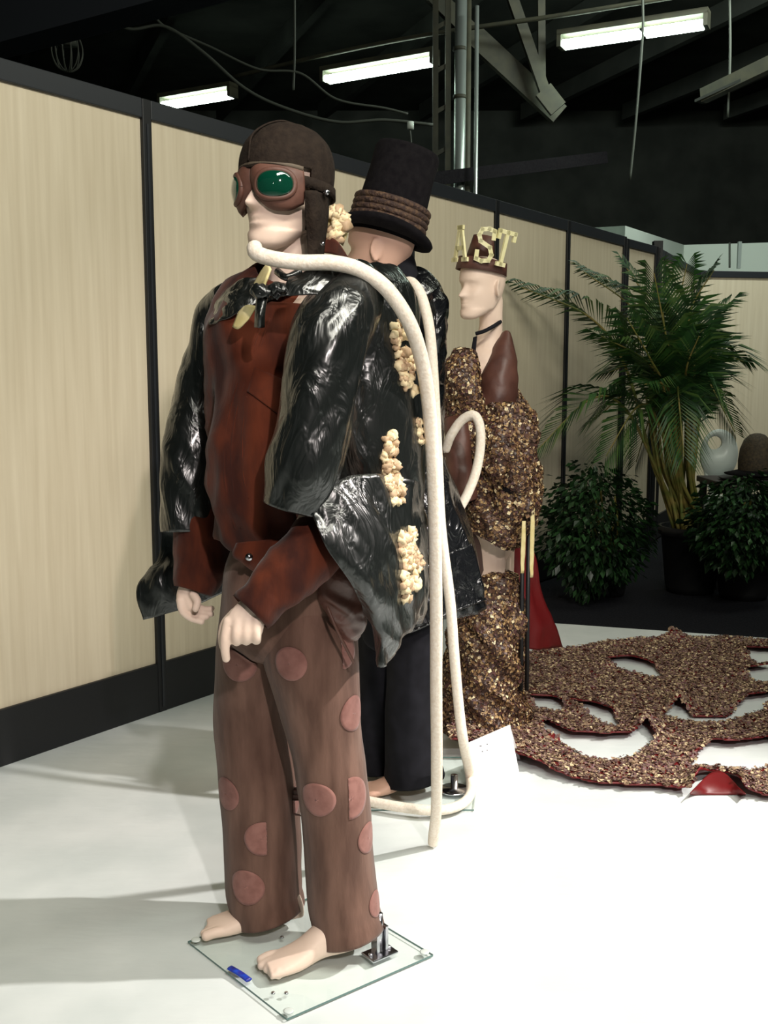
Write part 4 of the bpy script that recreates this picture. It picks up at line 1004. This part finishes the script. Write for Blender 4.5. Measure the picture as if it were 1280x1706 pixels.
# placard
pc = empty('placard', fl(822, 1300, 0), 'white folded card with faint grey print standing before the gown train', 'sign')
a0, a1 = fl(790, 1314, 0), fl(866, 1290, 0)
t0, t1 = a0 + Vector((-.01, .05, .16)), a1 + Vector((-.02, .05, .16))
mk('card_front', [a0, a1, at(850, 1208, a1.y + .03), at(776, 1240, a0.y + .03)], [(0, 1, 2, 3)], M['paper'], pc, False).modifiers.new('s', 'SOLIDIFY').thickness = .002
b0, b1 = a0 + Vector((.02, .14, 0)), a1 + Vector((.02, .14, 0))
mk('card_back', [b0, b1, at(850, 1208, a1.y + .032), at(776, 1240, a0.y + .032)], [(0, 1, 2, 3)], M['paper'], pc, False).modifiers.new('s', 'SOLIDIFY').thickness = .002
for x, y, l in ((801, 1243, 4), (812, 1240, 3), (804, 1252, 3), (812, 1250, 2)):
    d_ = a0.y + .03 - .006; box('print_mark', at(x, y, d_), (l * .0009, .0006, .0022), M['ink'], pc)

# =============================================================== plants
def pot(c, r, h, parent):
    lathe('pot', c, [(r * .72, 0), (r * .78, h * .1), (r * .95, h * .86), (r * 1.04, h * .88), (r * 1.04, h), (r * .96, h), (r * .93, h * .92)], M['pot'], parent, 36)
pl = empty('potted_palm', fl(1150, 985, -.012), 'tall areca palm with arching fronds in a black pot', 'plant')
pc_ = Vector(pl.location); pot(pc_, .2, .42, pl)
def frond(parent, pts, r0, leaf_from, llen, nleaf, lw=.011, droop=.25, seed=0):
    rg = random.Random(seed); nl = 26; S = [Vector(p) for p in spline([tuple(p) for p in pts], nl)]
    V, Fc = rod(None, [tuple(p) for p in pts], lambda t: r0 * (1 - .8 * t), None, 6, nl)
    V = list(V); Fc = list(Fc); nf = len(Fc)
    for k in range(nleaf):
        t = leaf_from + (1 - leaf_from) * (k / (nleaf - 1)); f = t * (nl - 1); i = min(int(f), nl - 2); p = S[i].lerp(S[i + 1], f - i)
        tg = (S[i + 1] - S[i]).normalized(); sd = tg.cross(Vector((0, 0, 1))); sd = sd.normalized() if sd.length > .05 else Vector((1, 0, 0)); up = sd.cross(tg)
        u = (t - leaf_from) / (1 - leaf_from); L = llen * (.45 + .75 * math.sin(math.pi * min(1, u * .85 + .12))) * (.9 + .2 * rg.random())
        for sgn in (-1, 1):
            d = (sd * sgn * .85 + tg * (.55 + .5 * u) + up * .25).normalized()
            m_ = p + d * L * .5 + Vector((0, 0, .0)); e = p + d * L - Vector((0, 0, L * droop * (1 + rg.random() * .6))); wv = d.cross(up).normalized() * lw if False else tg * lw
            i0 = len(V); V += [p, m_ - wv * .9, m_ + wv * .9, e, p + tg * .004]
            Fc += [(i0, i0 + 1, i0 + 2), (i0 + 1, i0 + 3, i0 + 2)]
    o = mk('frond', V, Fc, M['leaf'], parent, False); o.data.materials.append(M['cane'])
    for q, p_ in enumerate(o.data.polygons):
        if q < nf: p_.material_index = 1
D = pc_.y
fr = [  # tip px, tip py, tip depth offset, mid px, mid py
    (868, 478, -.2, 985, 530, .30), (972, 452, .2, 1060, 520, .30), (1002, 560, -.3, 1075, 600, .28), (890, 755, -.3, 985, 665, .26),
    (990, 700, .1, 1065, 640, .26), (1040, 440, .35, 1090, 520, .28), (1090, 455, -.3, 1110, 560, .28), (1145, 440, .3, 1125, 540, .26),
    (1215, 505, .1, 1165, 560, .26), (1190, 450, -.1, 1150, 520, .26), (1240, 602, 0, 1190, 590, .24), (1210, 690, -.2, 1170, 620, .24), (1225, 720, .3, 1180, 640, .22),
    (1010, 760, -.4, 1060, 680, .26), (1060, 770, .3, 1090, 680, .24), (1140, 760, -.45, 1130, 650, .22), (1195, 600, .4, 1155, 590, .26), (1015, 620, .4, 1080, 600, .26),
    (1105, 520, .0, 1115, 600, .24), (1045, 530, -.5, 1085, 600, .26), (1165, 560, -.5, 1145, 610, .26), (1075, 640, -.55, 1105, 640, .24), (1175, 660, .5, 1150, 620, .24), (1130, 690, .1, 1128, 630, .22)]
for k, (tx, ty, td, mx, my, ll) in enumerate(fr):
    ll *= 1.2
    rg = random.Random(k); bx, by = pc_.x + rg.uniform(-.09, .09), D + rg.uniform(-.08, .08)
    base = Vector((bx, by, .38)); lowx = 1128 + (mx - 1128) * .35 + rg.uniform(-12, 12)
    pts = [base, at(1146 + (mx - 1146) * .28 + rg.uniform(-6, 6), 800, D + td * .15), at(1143 + (mx - 1143) * .62, (my + 720) / 2 - 8, D + td * .35), at(mx, my, D + td * .7), at(tx, ty, D + td)]
    frond(pl, pts, .014, .42, ll, 44, seed=k)
for k in range(16):
    rg = random.Random(90 + k); x = 1108 + k * 3.9 + rg.uniform(-3, 3); bx = Vector((pc_.x + rg.uniform(-.13, .13), D + rg.uniform(-.1, .1), .38))
    rod('cane', [bx, at(1120 + (k - 8) * 4.2 + 8, 780, D + rg.uniform(-.1, .1)), at(1125 + (k - 8) * 6, 660, D)], lambda t: .012 - .006 * t, M['cane'], pl, 6)
def bush(loc, label, cx, cy, d, rx, rz, n, seed, pr=.15, ph=.3):
    b = empty('potted_bush', loc, label, 'plant', 'bushy potted plants'); pot(Vector(loc), pr, ph, b)
    rg = random.Random(seed); c0 = at(cx, cy, d); V, Fc = [], []; V2, F2 = [], []
    for k in range(14):
        a = rg.random() * 6.28; q = c0 + Vector((math.cos(a) * rx * .5 * rg.random(), math.sin(a) * rx * .5 * rg.random(), rz * rg.uniform(-.2, .6)))
        v, f = rod(None, [Vector(loc) + Vector((rg.uniform(-.04, .04), rg.uniform(-.04, .04), ph * .9)), (Vector(loc) + q) / 2 + Vector((rg.uniform(-.05, .05), 0, .1)), q], .006, None, 5, 8); i = len(V2); V2 += v; F2 += [tuple(i + z for z in t) for t in f]
    mk('stems', V2, F2, M['cane'], b)
    for k in range(n):
        while True:
            p = Vector((rg.uniform(-1, 1), rg.uniform(-1, 1), rg.uniform(-1, 1)))
            if .25 < p.length < 1: break
        rr = 1 + .25 * noise.noise(p * 2.5 + Vector((seed, 0, 0))); c = c0 + Vector((p.x * rx * rr, p.y * rx * rr, p.z * rz * rr))
        out = Vector((p.x, p.y, p.z * .3 - .35)).normalized(); out = (out + Vector((rg.gauss(0, .4), rg.gauss(0, .4), rg.gauss(0, .3)))).normalized()
        L = rg.uniform(.035, .065); w_ = out.cross(Vector((rg.random(), rg.random(), 1))).normalized() * L * .28; i = len(V); dn = Vector((0, 0, -L * .15))
        V += [c, c + out * L * .5 + w_, c + out * L + dn, c + out * L * .5 - w_]; Fc += [(i, i + 1, i + 2), (i, i + 2, i + 3)]
    f_ = mk('foliage', V, Fc, M['bushleaf'], b, False); f_['kind'] = 'stuff'
bush(fl(1010, 990, -.012), 'low bushy dark green plant, left of the tall palm', 992, 880, 6.1, .33, .38, 3200, 3)
bush(fl(1238, 995, -.012), 'dark bushy plant in a black pot, right of the tall palm', 1238, 872, 6.0, .30, .29, 3000, 8, .19, .42)

# white oval-backed chair
ch = empty('oval_chair', at(1200, 985, 7.6), 'white chair with an oval open back, half hidden behind the palm', 'chair')
ch.location.z = -.012
cc = at(1198, 757, 7.6)
V, Fc = [], []; n = 40
for (ra, rb, y, ox, oz) in ((.135, .185, -.02, 0, 0), (.135, .185, .02, 0, 0), (.055, .05, .02, -.035, .085), (.055, .05, -.02, -.035, .085)):
    for j in range(n):
        a = 2 * math.pi * j / n; V.append(cc + Vector((ra * math.cos(a) + ox, y, rb * math.sin(a) + oz)))
for i in range(4):
    for j in range(n):
        k = (j + 1) % n; i2 = (i + 1) % 4; Fc.append((i * n + j, i * n + k, i2 * n + k, i2 * n + j))
mk('backrest', V, Fc, M['chair'], ch)
rod('seat_support', [cc + Vector((-.1, 0, -.1)), cc + Vector((-.06, -.02, -.25)), cc + Vector((0, -.05, -.38))], .014, M['chair'], ch)
lathe('seat', (cc.x, cc.y - .12, .44), [(.16, 0), (.18, .015), (.17, .03), (.02, .025)], M['chair'], ch)
for sx in (-1, 1):
    for sy in (-1, 1): rod('leg', [(cc.x + sx * .11, cc.y - .12 + sy * .11, .44), (cc.x + sx * .15, cc.y - .12 + sy * .15, -.012)], .014, M['chair'], ch, nl=2)
# table with hat
tb = empty('display_table', (at(1265, 790, 6.9).x, 6.9, -.012), 'dark table behind the right bush', 'table')
tz_ = at(1265, 806, 6.9).z; tx = at(1275, 800, 6.9).x
box('tabletop', (tx + .08, 7.0, tz_), (.42, .3, .02), M['table'], tb, None, .005)
for sx in (-1, 1):
    for sy in (-1, 1): box('leg', (tx + .08 + sx * .38, 7.0 + sy * .26, tz_ / 2 - .016), (.02, .02, tz_ / 2 - .004), M['table'], tb)
hp = at(1260, 776, 6.95); hp.z = tz_ + .02
tr_ = lathe('serving_tray', hp, [(.2, 0), (.235, .012), (.24, .02), (.21, .014), (.02, .012)], M['frame']); tag(tr_, 'round black tray under the dark straw hat', 'tray')
ht = empty('straw_hat', hp + Vector((0, 0, .02)), 'dark brown domed straw hat on the table at the right edge', 'hat')
lathe('brim', hp + Vector((0, 0, .06)), [(.10, 0), (.2, -.02), (.205, -.014), (.11, .01)], M['felt'], ht)
lathe('dome', hp + Vector((0, 0, .03)), [(.10, -.008), (.115, .03), (.118, .10), (.108, .18), (.085, .24), (.05, .275), (.02, .285), (.005, .286)], M['straw'], ht)
